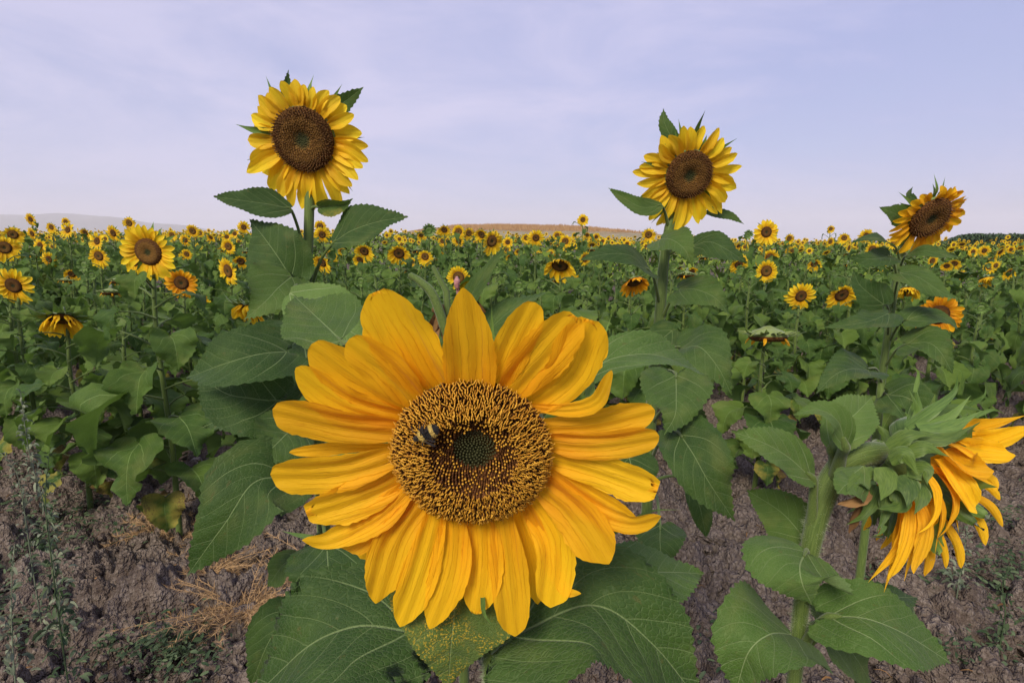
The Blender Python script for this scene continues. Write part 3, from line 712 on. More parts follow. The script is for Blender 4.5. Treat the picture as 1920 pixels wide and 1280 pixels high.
# ================================================================== the side-on bloom at the right
SD_ = .60; SH = P(1735, 905, SD_); SNn = (RT * .86 - UPC * .43 + FW * .22).normalized()
sx, sy_ = P(1490, 1300, .62).x, P(1490, 1300, .62).y
side = empty('sunflower', (sx, sy_, gz(sx, sy_)), 'sunflower seen side-on at the right edge, thick hairy stem bending over, petals hanging')
Ms = Matrix.Translation(SH) @ rot_to(SNn); MsI = Ms.inverted()
mb = MB(); lathe(mb, disc_profile(.052), 40, .052); lathe(mb, [(r * .047 / .055, z * .8) for r, z in back_profile(.055)], 40, .055, mi=1)
sh = mb.build('flower_head', ['disc', 'bract'], side); sh.matrix_local = Matrix.Translation(-side.location) @ Ms
gl = MsI.to_3x3() @ Vector((0, 0, -1))
for mid, w, N0, sd_, rnd, tip in ring_petals(.050, .086, 26, 77, .3, gl, .9, .6, .15, .4):
    b = MB(); petal(b, mid, w * .9, N0, nu=12, nv=4, tip=tip, rnd=rnd, seed=sd_, cup=.3, ridge=.06); b.build('petal', 'petal', sh)
for pts, w, k in [
  ([(1768, 812, .58), (1840, 800, .56), (1925, 778, .54)], 36, {}), ([(1775, 820, .58), (1850, 828, .55), (1935, 800, .53)], 46, {}),
  ([(1775, 830, .57), (1835, 850, .54), (1895, 862, .53)], 62, {}), ([(1765, 845, .56), (1815, 880, .53), (1862, 888, .52)], 70, {}),
  ([(1758, 860, .55), (1795, 910, .53), (1812, 958, .53)], 56, {}), ([(1748, 870, .55), (1788, 930, .53), (1778, 985, .53), (1752, 1008, .54)], 30, dict(twist=.6)),
  ([(1735, 890, .55), (1765, 955, .54), (1750, 1046, .54)], 20, dict(twist=.8)), ([(1728, 880, .54), (1758, 925, .53), (1746, 980, .53), (1712, 1000, .53)], 30, dict(twist=.5)),
  ([(1715, 930, .55), (1735, 990, .54), (1708, 1072, .54)], 44, {}), ([(1705, 940, .55), (1700, 1010, .54), (1668, 1092, .54)], 42, dict(twist=.3)),
  ([(1695, 945, .56), (1688, 1020, .55), (1628, 1090, .55)], 36, dict(twist=-.4)), ([(1690, 950, .57), (1680, 1040, .57), (1655, 1108, .57)], 34, {}),
  ([(1710, 930, .56), (1718, 1010, .56), (1690, 1085, .56)], 36, {}), ([(1740, 880, .55), (1780, 900, .54), (1800, 1000, .54)], 32, {}),
  ([(1745, 865, .57), (1790, 870, .56), (1830, 930, .56)], 48, {}), ([(1720, 905, .56), (1745, 960, .55), (1742, 1020, .56)], 38, {}),]:
    ribbon(sh, pts, w * (.86 if pts[0][0] > 1754 else .70), 'petal', 'petal', inv=MsI, N0=(.5, -.2, .4), nu=24, nv=6, tip=-1 if w < 40 else .1, belly=.42, cup=random.uniform(.1, .5), ridge=.12, curl=random.uniform(-.4, .4), seed=int(w * 3 + pts[0][0]), **k)
for pts, w in [
  ([(1700, 800, .57), (1745, 770, .56), (1790, 735, .56), (1797, 700, .56)], 34), ([(1705, 795, .58), (1720, 760, .58), (1712, 715, .58)], 26),
  ([(1700, 805, .57), (1720, 770, .57), (1700, 725, .56)], 16), ([(1720, 800, .56), (1775, 785, .55), (1820, 745, .55)], 34),
  ([(1725, 805, .55), (1780, 800, .54), (1838, 775, .54)], 44), ([(1722, 815, .54), (1770, 822, .53), (1826, 800, .53)], 36),
  ([(1665, 838, .54), (1705, 815, .53), (1748, 818, .53)], 44), ([(1690, 850, .53), (1735, 838, .52), (1772, 856, .52)], 44),
  ([(1668, 862, .53), (1695, 850, .52), (1718, 886, .52)], 50), ([(1700, 880, .53), (1735, 880, .52), (1740, 905, .52)], 56),
  ([(1655, 875, .54), (1664, 905, .53), (1650, 942, .525)], 56), ([(1690, 890, .53), (1705, 920, .52), (1700, 950, .52)], 58),
  ([(1680, 900, .54), (1690, 945, .53), (1660, 955, .53), (1642, 960, .53)], 48), ([(1665, 915, .55), (1660, 965, .54), (1645, 998, .54)], 34),
  ([(1645, 910, .56), (1625, 960, .55), (1590, 985, .56)], 34), ([(1720, 905, .53), (1728, 935, .52), (1715, 965, .52)], 44),
  ([(1640, 880, .55), (1600, 900, .54), (1585, 925, .53)], 34), ([(1730, 830, .56), (1800, 815, .56), (1850, 800, .57)], 30),
  ([(1712, 812, .59), (1770, 765, .60), (1835, 770, .60), (1850, 790, .60)], 26)]:
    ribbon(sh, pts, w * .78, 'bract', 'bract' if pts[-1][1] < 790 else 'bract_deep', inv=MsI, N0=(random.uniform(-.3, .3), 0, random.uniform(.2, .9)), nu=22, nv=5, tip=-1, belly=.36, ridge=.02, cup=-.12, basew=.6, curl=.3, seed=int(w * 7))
rsb = np.random.RandomState(44)
for i in range(24):
    a = 2 * math.pi * (i + rsb.uniform(-.3, .3)) / 24; d = V3(math.cos(a), math.sin(a), 0); l_ = rsb.uniform(.7, 1.15)
    b = MB(); petal(b, [d * .036 + V3(0, 0, -.026), d * (.036 + .024 * l_) + V3(0, 0, -.020 - .006 * (i % 2)), d * (.036 + .040 * l_) + V3(0, 0, -.004 - .01 * (i % 3)), d * (.036 + .046 * l_) + V3(0, 0, -.022)], .022 * l_, V3(0, 0, -1) + d * .6,
        nu=18, nv=4, tip=-1, belly=.3, ridge=.02, cup=-.2, basew=.8, curl=.3, rnd=rsb.rand(), seed=i); b.build('bract', 'bract_deep' if i % 3 else 'bract', sh)
for pts, w in (([(1800, 740, .56), (1806, 705, .55), (1797, 690, .55)], 9), ([(1716, 735, .57), (1722, 700, .57), (1708, 684, .57)], 8), ([(1815, 760, .56), (1845, 742, .55), (1848, 725, .55)], 9), ([(1830, 780, .55), (1862, 768, .55), (1885, 776, .55)], 8), ([(1660, 985, .54), (1650, 1000, .53), (1636, 1004, .53)], 9)):
    ribbon(sh, pts, w, 'bract', 'bract', inv=MsI, nu=14, nv=3, tip=-1, belly=.3, ridge=0, cup=.2, basew=.8)
for pts, w in (([(1632, 925, .55), (1605, 935, .54), (1570, 945, .54)], 22), ([(1625, 940, .56), (1600, 970, .56), (1592, 1000, .56)], 18)):
    ribbon(sh, pts, w, 'dried_bit_shade', 'dead', inv=MsI, nu=14, nv=4, tip=.1, belly=.4, ridge=.1, cup=.6, twist=.8)  # brown dried bits; their dark colour also adds shade between bracts and petals
sback = SH - SNn * .045
spts = [(sx, sy_, gz(sx, sy_)), (sx, sy_, .4), tuple(P(1488, 1290, .62)), tuple(P(1505, 1120, .61)), tuple(P(1530, 980, .60)), tuple(P(1562, 895, .60)), tuple(P(1605, 856, .59)), tuple(P(1655, 852, .60)), tuple(sback), tuple(SH - SNn * .03)]
srad = [.0095, .009, .0076, .0082, .0108, .0130, .0122, .0130, .017, .018]
st = stem_obj(side, spts, srad, seg=110, ns=16)
hairs(side, spts, srad, 7000, .0035, 3)
nleaf(side, [(1560, 840, .58), (1585, 795, .585), (1610, 770, .59), (1637, 742, .60)], 88, (.3, .1, .2), (1570, 885, .595), 'oval', 'leaf_bright', seed=11, pr=.006, fold=.35, rnd=.7)
nleaf(side, [(1585, 838, .55), (1572, 790, .54), (1535, 768, .54), (1488, 778, .54)], 50, (0, 0, .6), (1568, 890, .59), 'oval', 'leaf_bright', seed=12, pr=.0055, fold=.4, rnd=.5)
nleaf(side, [(1525, 898, .58), (1480, 858, .57), (1430, 830, .56), (1370, 808, .56)], 84, (0, 0, .5), (1522, 990, .60), 'oval', 'leaf_bright', seed=13, pr=.0045, fold=.25, rnd=.5)
nleaf(side, [(1510, 1010, .63), (1465, 960, .65), (1400, 918, .67)], 92, (-.2, 0, .2), (1520, 1040, .61), 'oval', 'leaf', seed=14, rnd=.9, fold=.2)
nleaf(side, [(1512, 1032, .575), (1500, 1060, .55), (1505, 1095, .54), (1520, 1130, .55)], 190, (-.1, -.3, .5), (1512, 1060, .60), 'heart', 'leaf_bright', seed=15, fold=-.25, rip=.012, rnd=.3, puff=.008)
nleaf(side, [(1622, 905, .545), (1590, 905, .535), (1570, 925, .53)], 70, (0, 0, .5), (1590, 900, .58), 'oval', 'leaf_bright', seed=16, fold=-.3, rnd=.4, nu=24)
nleaf(side, [(1478, 1195, .58), (1440, 1190, .55), (1400, 1225, .54), (1375, 1310, .55)], 190, (-.1, 0, .7), (1492, 1230, .615), 'heart', 'leaf_bright', seed=17, fold=.28, rip=.012, rnd=.15)
nleaf(side, [(1555, 1155, .57), (1625, 1160, .55), (1700, 1190, .55), (1785, 1243, .57)], 150, (0, 0, .6), (1500, 1225, .61), 'heart', 'leaf_bright', seed=18, pr=.0045, fold=.12, rip=.01, rnd=.05)
nleaf(side, [(1545, 1185, .62), (1590, 1215, .63), (1640, 1290, .66)], 140, (0, 0, .8), (1500, 1240, .62), 'heart', 'leaf', seed=19, rnd=.8)
nleaf(side, [(1590, 1180, .66), (1650, 1130, .68), (1720, 1120, .70)], 110, (0, 0, .9), (1500, 1180, .62), 'oval', 'leaf', seed=20, rnd=.2)
nleaf(side, [(1618, 875, .55), (1590, 900, .54), (1600, 930, .53)], 60, (-.4, 0, .2), None, 'oval', 'leaf_bright', seed=21, fold=-.4, nu=24, rnd=.6)

# ================================================================== tall blooms against the sky
def tall(px, py, d, n, rd, rp, npet, seed, label, stem_px, sr, petmat='petal_yellow', discmat='disc', gs=.12, nfl=420, **k):
    H = P(px, py, d); gx, gy = P(stem_px[0][0], 1300, stem_px[0][2]).x, P(stem_px[0][0], stem_px[0][1], stem_px[0][2]).y
    B = P(*stem_px[0]); gx, gy = B.x, B.y
    r = empty('sunflower', (gx, gy, gz(gx, gy)), label)
    near_head(r, H, n, rd, rp, npet, seed, petmat, discmat, gs=gs, nfl=nfl, **k)
    nb = H - n.normalized() * rd * .6
    stem_obj(r, [(gx, gy, gz(gx, gy)), (gx, gy, gz(gx, gy) + .3 * (B.z))] + [tuple(P(*p)) for p in stem_px] + [tuple(nb - n.normalized() * .02), tuple(nb)], sr)
    return r
t1 = tall(569, 262, 1.10, facing(-4, -16), .060, .122, 32, 21, 'tallest sunflower standing against the sky at the left, dark round disc, short yellow petals',
          [(590, 760, 1.17), (578, 600, 1.16), (577, 480, 1.155), (580, 400, 1.15), (580, 330, 1.15)], [.013, .012, .0115, .011, .010, .010, .0095, .010, .014], gs=.08, lift=.15, nfl=650, asym=.22)
nleaf(t1, [(545, 392, 1.10), (510, 384, 1.08), (455, 376, 1.06), (400, 368, 1.05)], 62, (0, .3, .4), (577, 500, 1.155), 'oval', seed=31, fold=.2, rnd=.1)
nleaf(t1, [(545, 520, 1.08), (520, 480, 1.07), (495, 445, 1.08), (468, 412, 1.10)], 118, (-.2, -.2, .1), (577, 470, 1.155), 'heart', seed=32, fold=.05, rnd=.25)
nleaf(t1, [(545, 522, 1.07), (520, 540, 1.02), (495, 565, .98), (455, 600, .98)], 120, (0, -.2, .5), (577, 560, 1.155), 'heart', seed=33, fold=.15, rnd=.95)
nleaf(t1, [(625, 455, 1.12), (660, 432, 1.10), (710, 415, 1.10), (765, 406, 1.10)], 80, (0, .1, .6), (582, 540, 1.155), 'oval', seed=34, fold=.2, rnd=.15)
nleaf(t1, [(545, 552, .98), (600, 580, .95), (650, 615, .93), (705, 650, .93)], 118, (0, -.2, .4), (570, 560, 1.155), 'oval', seed=35, fold=.12, rnd=.75, mat='leaf_bright')
nleaf(t1, [(598, 388, 1.13), (625, 385, 1.11), (645, 382, 1.10), (662, 372, 1.10)], 34, (0, 0, -.2), (580, 395, 1.15), 'oval', seed=36, fold=.8, age=.5, rnd=.9, nu=24)
nleaf(t1, [(600, 235, 1.14), (628, 205, 1.13), (655, 184, 1.13), (682, 163, 1.13)], 40, (0, 0, 0), (590, 250, 1.17), 'lance', seed=37, fold=.3, rnd=.4, nu=24)
nleaf(t1, [(538, 225, 1.14), (536, 190, 1.13), (538, 160, 1.13), (541, 130, 1.13)], 24, (.4, 0, 0), None, 'lance', seed=38, fold=.3, rnd=.2, nu=24)
nleaf(t1, [(560, 640, 1.1), (500, 690, 1.0), (440, 760, .98), (375, 800, 1.0)], 190, (0, 0, .7), (580, 640, 1.16), 'heart', seed=39, fold=.2, rnd=.1)
# the plant whose big leaves fan out left of the hero
def leafy(px, py, d, label, leaves, top=None, name='sunflower', r=.011):
    B = P(px, py, d); ro = empty(name, (B.x, B.y, gz(B.x, B.y)), label, 'sunflower')
    T = P(*top) if top else B
    stem_obj(ro, [(B.x, B.y, gz(B.x, B.y)), (B.x, B.y, .3), tuple(B), tuple(T)], [r * 1.2, r, r * .9, r * .4])
    for a in leaves: nleaf(ro, a[0], a[1], a[2], a[3], a[4], **a[5])
    return ro
lf = leafy(600, 860, .92, 'leafy sunflower stalk with broad dark leaves just left of the huge bloom', [
  ([(535, 662, .90), (480, 668, .86), (410, 685, .84), (340, 705, .86)], 132, (0, 0, .6), (600, 740, .92), 'heart', dict(seed=41, fold=.3, rip=.02, rnd=.2)),
  ([(520, 752, .92), (470, 745, .90), (420, 735, .90), (368, 700, .92)], 150, (0, -.1, .3), (600, 790, .92), 'heart', dict(seed=42, fold=.1, rnd=.1)),
  ([(560, 790, .88), (520, 830, .84), (490, 860, .84)], 120, (0, -.2, .2), (600, 780, .92), 'oval', dict(seed=43, rnd=.4)),
  ([(540, 892, .84), (475, 905, .80), (420, 985, .78), (350, 1080, .80)], 150, (0, -.3, .5), (600, 870, .92), 'heart', dict(seed=44, fold=.14, rip=.02, rnd=.25)),
  ([(612, 1020, .84), (615, 1065, .80), (618, 1110, .80), (612, 1170, .83)], 150, (0, -.4, .3), (600, 960, .92), 'heart', dict(seed=45, fold=-.08, rnd=.2)),
  ([(470, 850, .95), (440, 870, .95), (425, 900, .97)], 60, (0, 0, .3), (600, 900, .92), 'oval', dict(seed=46, rnd=.1)),
  ([(560, 1150, .78), (530, 1165, .75), (500, 1210, .74), (470, 1285, .76)], 95, (0, -.2, .6), (600, 1050, .90), 'heart', dict(seed=47, fold=.2, rnd=.3)),
  ([(560, 1045, .9), (530, 1060, .9), (500, 1100, .92)], 60, (0, 0, .6), (600, 1000, .92), 'oval', dict(seed=48, rnd=.7)),
  ([(640, 690, 1.0), (620, 740, .98), (600, 800, .98)], 130, (0, -.2, .2), None, 'heart', dict(seed=49, rnd=.2)),
], (585, 640, .93))
t2 = tall(1292, 328, 1.22, facing(6, -20), .051, .116, 30, 22, 'tall sunflower against the sky right of centre, tilted dark disc and pointed petals',
          [(1222, 760, 1.27), (1236, 610, 1.27), (1244, 500, 1.27), (1256, 420, 1.27), (1272, 370, 1.27)], [.013, .013, .0125, .012, .0115, .0105, .009, .010, .014], gs=.10, lift=.1, nfl=480, asym=.1)
for a in [
  ([(1240, 385, 1.22), (1205, 388, 1.2), (1172, 372, 1.2), (1140, 352, 1.2)], 36, (0, 0, .4), (1254, 430, 1.27), 'oval', dict(seed=51, rnd=.8)),
  ([(1318, 398, 1.3), (1345, 400, 1.3), (1370, 405, 1.3), (1396, 421, 1.3)], 20, (0, 0, .5), (1262, 400, 1.27), 'lance', dict(seed=52, rnd=.5, nu=24)),
  ([(1272, 280, 1.25), (1256, 252, 1.24), (1245, 228, 1.24), (1244, 203, 1.24)], 30, (.2, 0, 0), None, 'lance', dict(seed=53, rnd=.5, nu=24)),
  ([(1215, 505, 1.15), (1180, 480, 1.1), (1130, 478, 1.08), (1080, 490, 1.08)], 62, (0, 0, .8), (1236, 570, 1.27), 'heart', dict(seed=54, rnd=.1)),
  ([(1240, 450, 1.2), (1262, 452, 1.14), (1285, 468, 1.1), (1300, 500, 1.1)], 80, (0, 0, .5), (1252, 445, 1.27), 'heart', dict(seed=55, rnd=.95, fold=.2, mat='leaf')),
  ([(1300, 462, 1.25), (1330, 455, 1.22), (1365, 470, 1.2), (1402, 492, 1.2)], 66, (0, 0, .7), (1250, 480, 1.27), 'heart', dict(seed=56, rnd=.2)),
  ([(1275, 545, 1.2), (1310, 545, 1.15), (1345, 560, 1.12), (1370, 590, 1.12)], 80, (0, 0, .6), (1240, 600, 1.27), 'heart', dict(seed=57, rnd=.6)),
  ([(1262, 455, 1.3), (1275, 440, 1.3), (1285, 425, 1.3)], 46, (0, 0, 0), (1256, 470, 1.27), 'oval', dict(seed=58, rnd=.1, nu=24)),
  ([(1270, 650, 1.15), (1310, 650, 1.08), (1345, 690, 1.05), (1370, 740, 1.05)], 110, (0, 0, .7), (1230, 690, 1.27), 'heart', dict(seed=59, rnd=.5)),
  ([(1268, 700, 1.05), (1268, 745, 1.0), (1265, 780, .98), (1245, 815, .98)], 130, (0, -.2, .2), (1225, 740, 1.27), 'heart', dict(seed=60, rnd=.6)),
  ([(1275, 812, 1.0), (1300, 850, .95), (1330, 905, .93), (1375, 975, .95)], 120, (0, -.2, .3), (1222, 860, 1.27), 'heart', dict(seed=61, rnd=.3, fold=.2)),
  ([(1262, 770, 1.15), (1290, 785, 1.1), (1318, 800, 1.1), (1342, 812, 1.1)], 80, (0, -.2, .2), (1225, 790, 1.27), 'heart', dict(seed=62, rnd=.0)),
  ([(1238, 985, 1.0), (1238, 1015, .96), (1240, 1040, .95), (1245, 1075, .96)], 90, (0, -.3, .3), (1225, 930, 1.2), 'heart', dict(seed=63, rnd=.1, age=.12)),
  ([(1180, 860, 1.0), (1190, 900, .98), (1200, 935, .98)], 100, (0, -.3, .3), (1225, 880, 1.2), 'heart', dict(seed=64, rnd=.1)),
  ([(1260, 620, 1.22), (1220, 650, 1.2), (1190, 660, 1.2)], 70, (0, 0, .6), None, 'heart', dict(seed=65, rnd=.3)),
  ([(1295, 905, 1.3), (1312, 950, 1.28), (1325, 1010, 1.3)], 44, (0, -.2, .1), (1225, 900, 1.25), 'oval', dict(seed=66, rnd=.0)),
]: nleaf(t2, a[0], a[1], a[2], a[3], a[4], **a[5])
t3 = tall(1744, 408, 1.64, facing(13, -30), .062, .116, 32, 23, 'tall weathered sunflower nodding against the sky at the right, orange drooping petals',
          [(1645, 800, 1.72), (1655, 700, 1.72), (1672, 580, 1.72), (1690, 480, 1.72), (1705, 425, 1.72)], [.013, .013, .012, .011, .010, .009, .008, .009, .012], 'petal', 'disc', gs=.30, nfl=300, lift=.1)
for a in [
  ([(1700, 425, 1.7), (1685, 405, 1.68), (1665, 395, 1.66), (1648, 388, 1.66)], 36, (0, 0, .1), (1700, 440, 1.72), 'oval', dict(seed=71, rnd=.9)),
  ([(1672, 458, 1.66), (1650, 446, 1.6), (1620, 448, 1.58), (1596, 456, 1.58)], 30, (0, 0, .6), (1688, 490, 1.72), 'oval', dict(seed=72, rnd=.0)),
  ([(1668, 480, 1.66), (1640, 485, 1.6), (1615, 485, 1.6), (1588, 480, 1.6)], 50, (0, 0, .3), (1682, 520, 1.72), 'heart', dict(seed=73, rnd=.2)),
  ([(1700, 480, 1.65), (1730, 470, 1.6), (1765, 476, 1.58), (1800, 482, 1.58)], 26, (0, 0, .7), (1688, 500, 1.72), 'oval', dict(seed=74, rnd=.6)),
  ([(1688, 512, 1.6), (1720, 520, 1.55), (1760, 545, 1.52), (1800, 562, 1.5)], 52, (0, 0, .8), (1672, 580, 1.72), 'heart', dict(seed=75, rnd=.7)),
  ([(1665, 590, 1.6), (1640, 600, 1.55), (1610, 605, 1.52), (1545, 612, 1.52)], 62, (0, 0, .7), (1665, 630, 1.72), 'heart', dict(seed=76, rnd=.3)),
  ([(1700, 600, 1.6), (1740, 590, 1.6), (1780, 600, 1.6), (1800, 620, 1.6)], 50, (0, 0, .9), (1668, 640, 1.72), 'heart', dict(seed=77, rnd=.5)),
  ([(1655, 570, 1.62), (1630, 550, 1.6), (1610, 530, 1.6), (1600, 505, 1.6)], 60, (0, 0, .2), (1670, 600, 1.72), 'heart', dict(seed=78, rnd=.1)),
  ([(1700, 645, 1.6), (1740, 640, 1.55), (1765, 660, 1.52), (1785, 700, 1.52)], 70, (0, 0, .8), (1658, 690, 1.72), 'heart', dict(seed=79, rnd=.6)),
  ([(1630, 690, 1.6), (1600, 690, 1.55), (1565, 705, 1.52), (1530, 740, 1.52)], 84, (0, 0, .7), (1655, 720, 1.72), 'heart', dict(seed=80, rnd=.3)),
  ([(1665, 740, 1.55), (1700, 745, 1.5), (1730, 770, 1.5), (1745, 820, 1.5)], 90, (0, -.2, .5), (1650, 760, 1.72), 'heart', dict(seed=81, rnd=.4)),
  ([(1720, 375, 1.7), (1705, 365, 1.7), (1712, 350, 1.7)], 14, (.5, 0, 0), None, 'lance', dict(seed=82, rnd=.0, nu=20)),
]: nleaf(t3, a[0], a[1], a[2], a[3], a[4], **a[5])

# ================================================================== plants of the field: templates
STORE = {}
def tpl_head(key, pitch, gs, petmat, discmat, seed, n=24, rd=.42, gap=0., ragged=0., lift=.15, nbr=14, nu=6, wmul=1., brl=.8, bz=1.):
    """unit head: petal radius 1, faces -Y with the given pitch; disc mesh + petal ring + bracts"""
    M = np.array(rot_to(facing(0, pitch)).to_3x3()); g = M.T @ V3(0, 0, -1)
    a = MB(); lathe(a, disc_profile(rd), 18, rd); lathe(a, [(r_, z_ * bz) for r_, z_ in back_profile(rd)], 14, rd, mi=1)
    p = MB()
    for mid, w, N0, sd, rnd, tip in ring_petals(rd, 1., n, seed, lift, g, gs, wmul, gap, ragged):
        mid = [q if i else q for i, q in enumerate(mid)]
        petal(p, mid, w, N0, nu=nu, nv=2, tip=tip, rnd=rnd, seed=sd, cup=.25, ridge=.08)
    c = MB(); bracts(c, rd, 1., nbr, seed, brl)
    res = []
    for m, nm, mt in ((a, 'flower_head', [discmat, 'bract']), (p, 'petal_ring', petmat), (c, 'bract_ring', 'bract')):
        m.v = [v @ M.T for v in m.v]
        if key == 'W0': mt = [discmat, 'bract_pale'] if nm == 'flower_head' else 'bract_pale' if nm == 'bract_ring' else mt
        o = m.build(nm, mt); me = o.data; bpy.data.objects.remove(o); res.append((nm, me))
    STORE[key] = res
def ring_scaled(*a, **k): pass
for i in range(6):
    tpl_head('F%d' % i, (-4, -9, -14, -19, 6, -12)[i], .10, 'petal_yellow', 'disc' if i % 2 else 'disc_dark', 200 + i, n=(24, 26, 22, 28, 20, 30)[i], rd=(.42, .46, .38, .44, .36, .48)[i], gap=(0, .05, .12, 0, .18, .05)[i], ragged=(.1, .3, .2, .4, .5, .2)[i], lift=(.15, .3, 0, .2, .45, .1)[i])
for i in range(2):
    tpl_head('O%d' % i, -12, .15, 'petal_orange', 'disc_dark', 300 + i, n=26, ragged=.4, lift=.2)
    tpl_head('D%d' % i, -66 - 10 * i, 1.0, 'petal_orange' if i else 'petal_yellow', 'disc_dark', 320 + i, n=30, gap=.05, ragged=.3)
    tpl_head('T%d' % i, -28, .4, 'petal_yellow', 'disc_dark', 340 + i, n=24)
    tpl_head('S%d' % i, -12, .35, 'petal_yellow', 'disc', 360 + i, n=22, ragged=.3, gap=.1)
tpl_head('W0', -82, .9, 'petal_orange', 'disc', 380, n=15, rd=.66, gap=.25, ragged=.7, brl=1.0, nbr=30, bz=.9, lift=.5)
tpl_head('D2', -44, .75, 'petal_yellow', 'disc_dark', 391, n=28, gap=.08, ragged=.3)
tpl_head('D4', -58, .85, 'petal_yellow', 'disc_dark', 393, n=32, gap=.04, ragged=.35, lift=.45, nbr=20, brl=1.2)
tpl_head('D3', -50, .7, 'petal_orange', 'disc_dark', 392, n=26, gap=.05, ragged=.2)
tpl_head('U0', -8, 0, 'bract', 'bract', 390, n=18, rd=.50, lift=1.1, nbr=18)
def tpl_leaf(mb, z, azd, L_, rs, age=0., nu=16, nv=4):
    d = V3(math.cos(azd), math.sin(azd), 0); pl = rs.uniform(.05, .11); el = rs.uniform(.0, .5)
    a = V3(0, 0, z); b = a + d * pl + V3(0, 0, pl * el + .02)
    dr = rs.uniform(.65, 1.6) if age < .3 else rs.uniform(1, 1.6)
    sd = V3(-d[1], d[0], 0) * rs.uniform(-.2, .2)
    m = b + (d * .48 + sd * .5) * L_ * max(.3, 1 - dr * .4) + V3(0, 0, -L_ * dr * .16); e = b + (d + sd) * L_ * max(.22, .92 - dr * .45) + V3(0, 0, -L_ * min(.95, dr * .75))
    leaf(mb, [b, m, e], L_ * rs.uniform(.72, .92), V3(0, 0, 1) + d * rs.uniform(.2, .8), 'heart', nu=nu, nv=nv, fold=rs.uniform(-.1, .7), rip=.085, puff=.03, twist=rs.uniform(-.9, .9), rnd=rs.rand(), age=age, seed=rs.randint(1e6), serr=.012)
    return a, b
def tpl_plant(key, seed, nl, nu, nv, sep):
    rs = np.random.RandomState(seed); res = []; allb = MB(); pets = MB()
    for k in range(nl):
        f = k / (nl - 1); z = .15 + .80 * f; L_ = (.075 + .120 * math.sin(min(1, .15 + f * .9) * 3.14)) * rs.uniform(.75, 1.2)
        m = MB() if sep else allb
        age = max(0., .95 - f * 4.2) if rs.rand() < .8 else 0
        a, b = tpl_leaf(m, z, k * 2.4 + rs.uniform(-.4, .4), L_, rs, age, nu, nv)
        q = pets if not sep else MB(); tube(q, [a, (a + b) / 2 + V3(0, 0, .008), b], [.004, .003, .002], 5, 6, rs.rand(), 1 if not sep else 0, cap=False)
        if sep:
            o = m.build('leaf', 'leaf_field'); me = o.data; bpy.data.objects.remove(o)
            o = q.build('petiole', 'stem'); me2 = o.data; bpy.data.objects.remove(o); res.append(('leaf', me, me2))
    if not sep:
        for q in pets.f: pass
        off = allb.n
        for v, f, u, r_, g_, m_ in zip(pets.v, pets.f, pets.uv, pets.rn, pets.ag, pets.mi):
            allb.v.append(v); allb.f.append(f + off); allb.uv.append(u); allb.rn.append(r_); allb.ag.append(g_); allb.mi.append(m_)
        allb.n += pets.n
        o = allb.build('foliage', ['leaf_field', 'stem']); me = o.data; bpy.data.objects.remove(o); res = [('foliage', me, None)]
    STORE[key] = res
for i in range(3): tpl_plant('PN%d' % i, 500 + i, 24, 24, 6, True)
for i in range(5): tpl_plant('PF%d' % i, 520 + i, 23, 10, 3, False)
def tpl_stem(key, pts, r):
    b = MB(); tube(b, [V3(*p) for p in pts], r, 8, 16, .5); o = b.build('stem', 'stem'); STORE[key] = o.data; bpy.data.objects.remove(o)
tpl_stem('stF', [(0, 0, 0), (.01, .0, .35), (-.008, .008, .7), (0, .012, .9), (0, .045, 1.0), (0, .02, 1.01)], [.013, .011, .009, .008, .009, .012])
tpl_stem('stD', [(0, .03, 0), (.01, .03, .35), (-.008, .035, .7), (0, .05, .93), (0, .045, 1.03), (0, .0, 1.055), (0, -.0, 1.02)], [.013, .011, .009, .007, .007, .008, .011])
def link(name, me, parent, loc=(0, 0, 0), rz=0., sc=(1, 1, 1)):
    o = bpy.data.objects.new(name, me); COL.objects.link(o); o.parent = parent
    o.location = loc; o.rotation_euler = (0, 0, rz); o.scale = sc; return o
rg = random.Random(17)
def plant(x, y, hz_, rhead, key, yaw, label, group=None, near=False, hs=1.):
    """hz_: world height of the head centre"""
    z0 = gz(x, y); h = hz_ - z0
    t = empty('sunflower', (x, y, z0), label, 'sunflower', group)
    if label is None: key = 'T%d' % rg.randrange(2) if key[0] in 'FS' and rg.random() < .22 else key
    ff = min(1.25, max(.85, h)) * hs; yw = R(yaw)
    nod = key[0] in 'DW'
    link('stem', STORE['stD' if nod else 'stF'], t, (0, 0, 0), yw, (1, 1, h))
    pk = ('PN%d' % rg.randrange(3)) if near else 'PF%d' % rg.randrange(5)
    rz = rg.random() * 6.28; ff *= rg.uniform(.85, 1.15) * (1.28 if near else 1)
    for nm, me, me2 in STORE[pk]:
        o = link(nm, me, t, (0, 0, 0), rz, (ff, ff, h * .97))
        if me2: link('petiole', me2, o)
    if key[0] == 'F' and label is None and rg.random() < .6: key = 'F%d' % rg.randrange(6)
    yw += R(rg.uniform(-18, 18) if label is None else rg.uniform(-4, 4))
    if key in ('D0', 'D1'): rhead *= 1.4
    hp_ = STORE[key]; hd = link(hp_[0][0], hp_[0][1], t, (0, 0, h), yw, (rhead,) * 3)
    roll = 0
    for nm, me in hp_[1:]:
        if key == 'U0' and nm == 'petal_ring': link('bract_ring', me, hd)
        else: link(nm, me, hd)
    return t
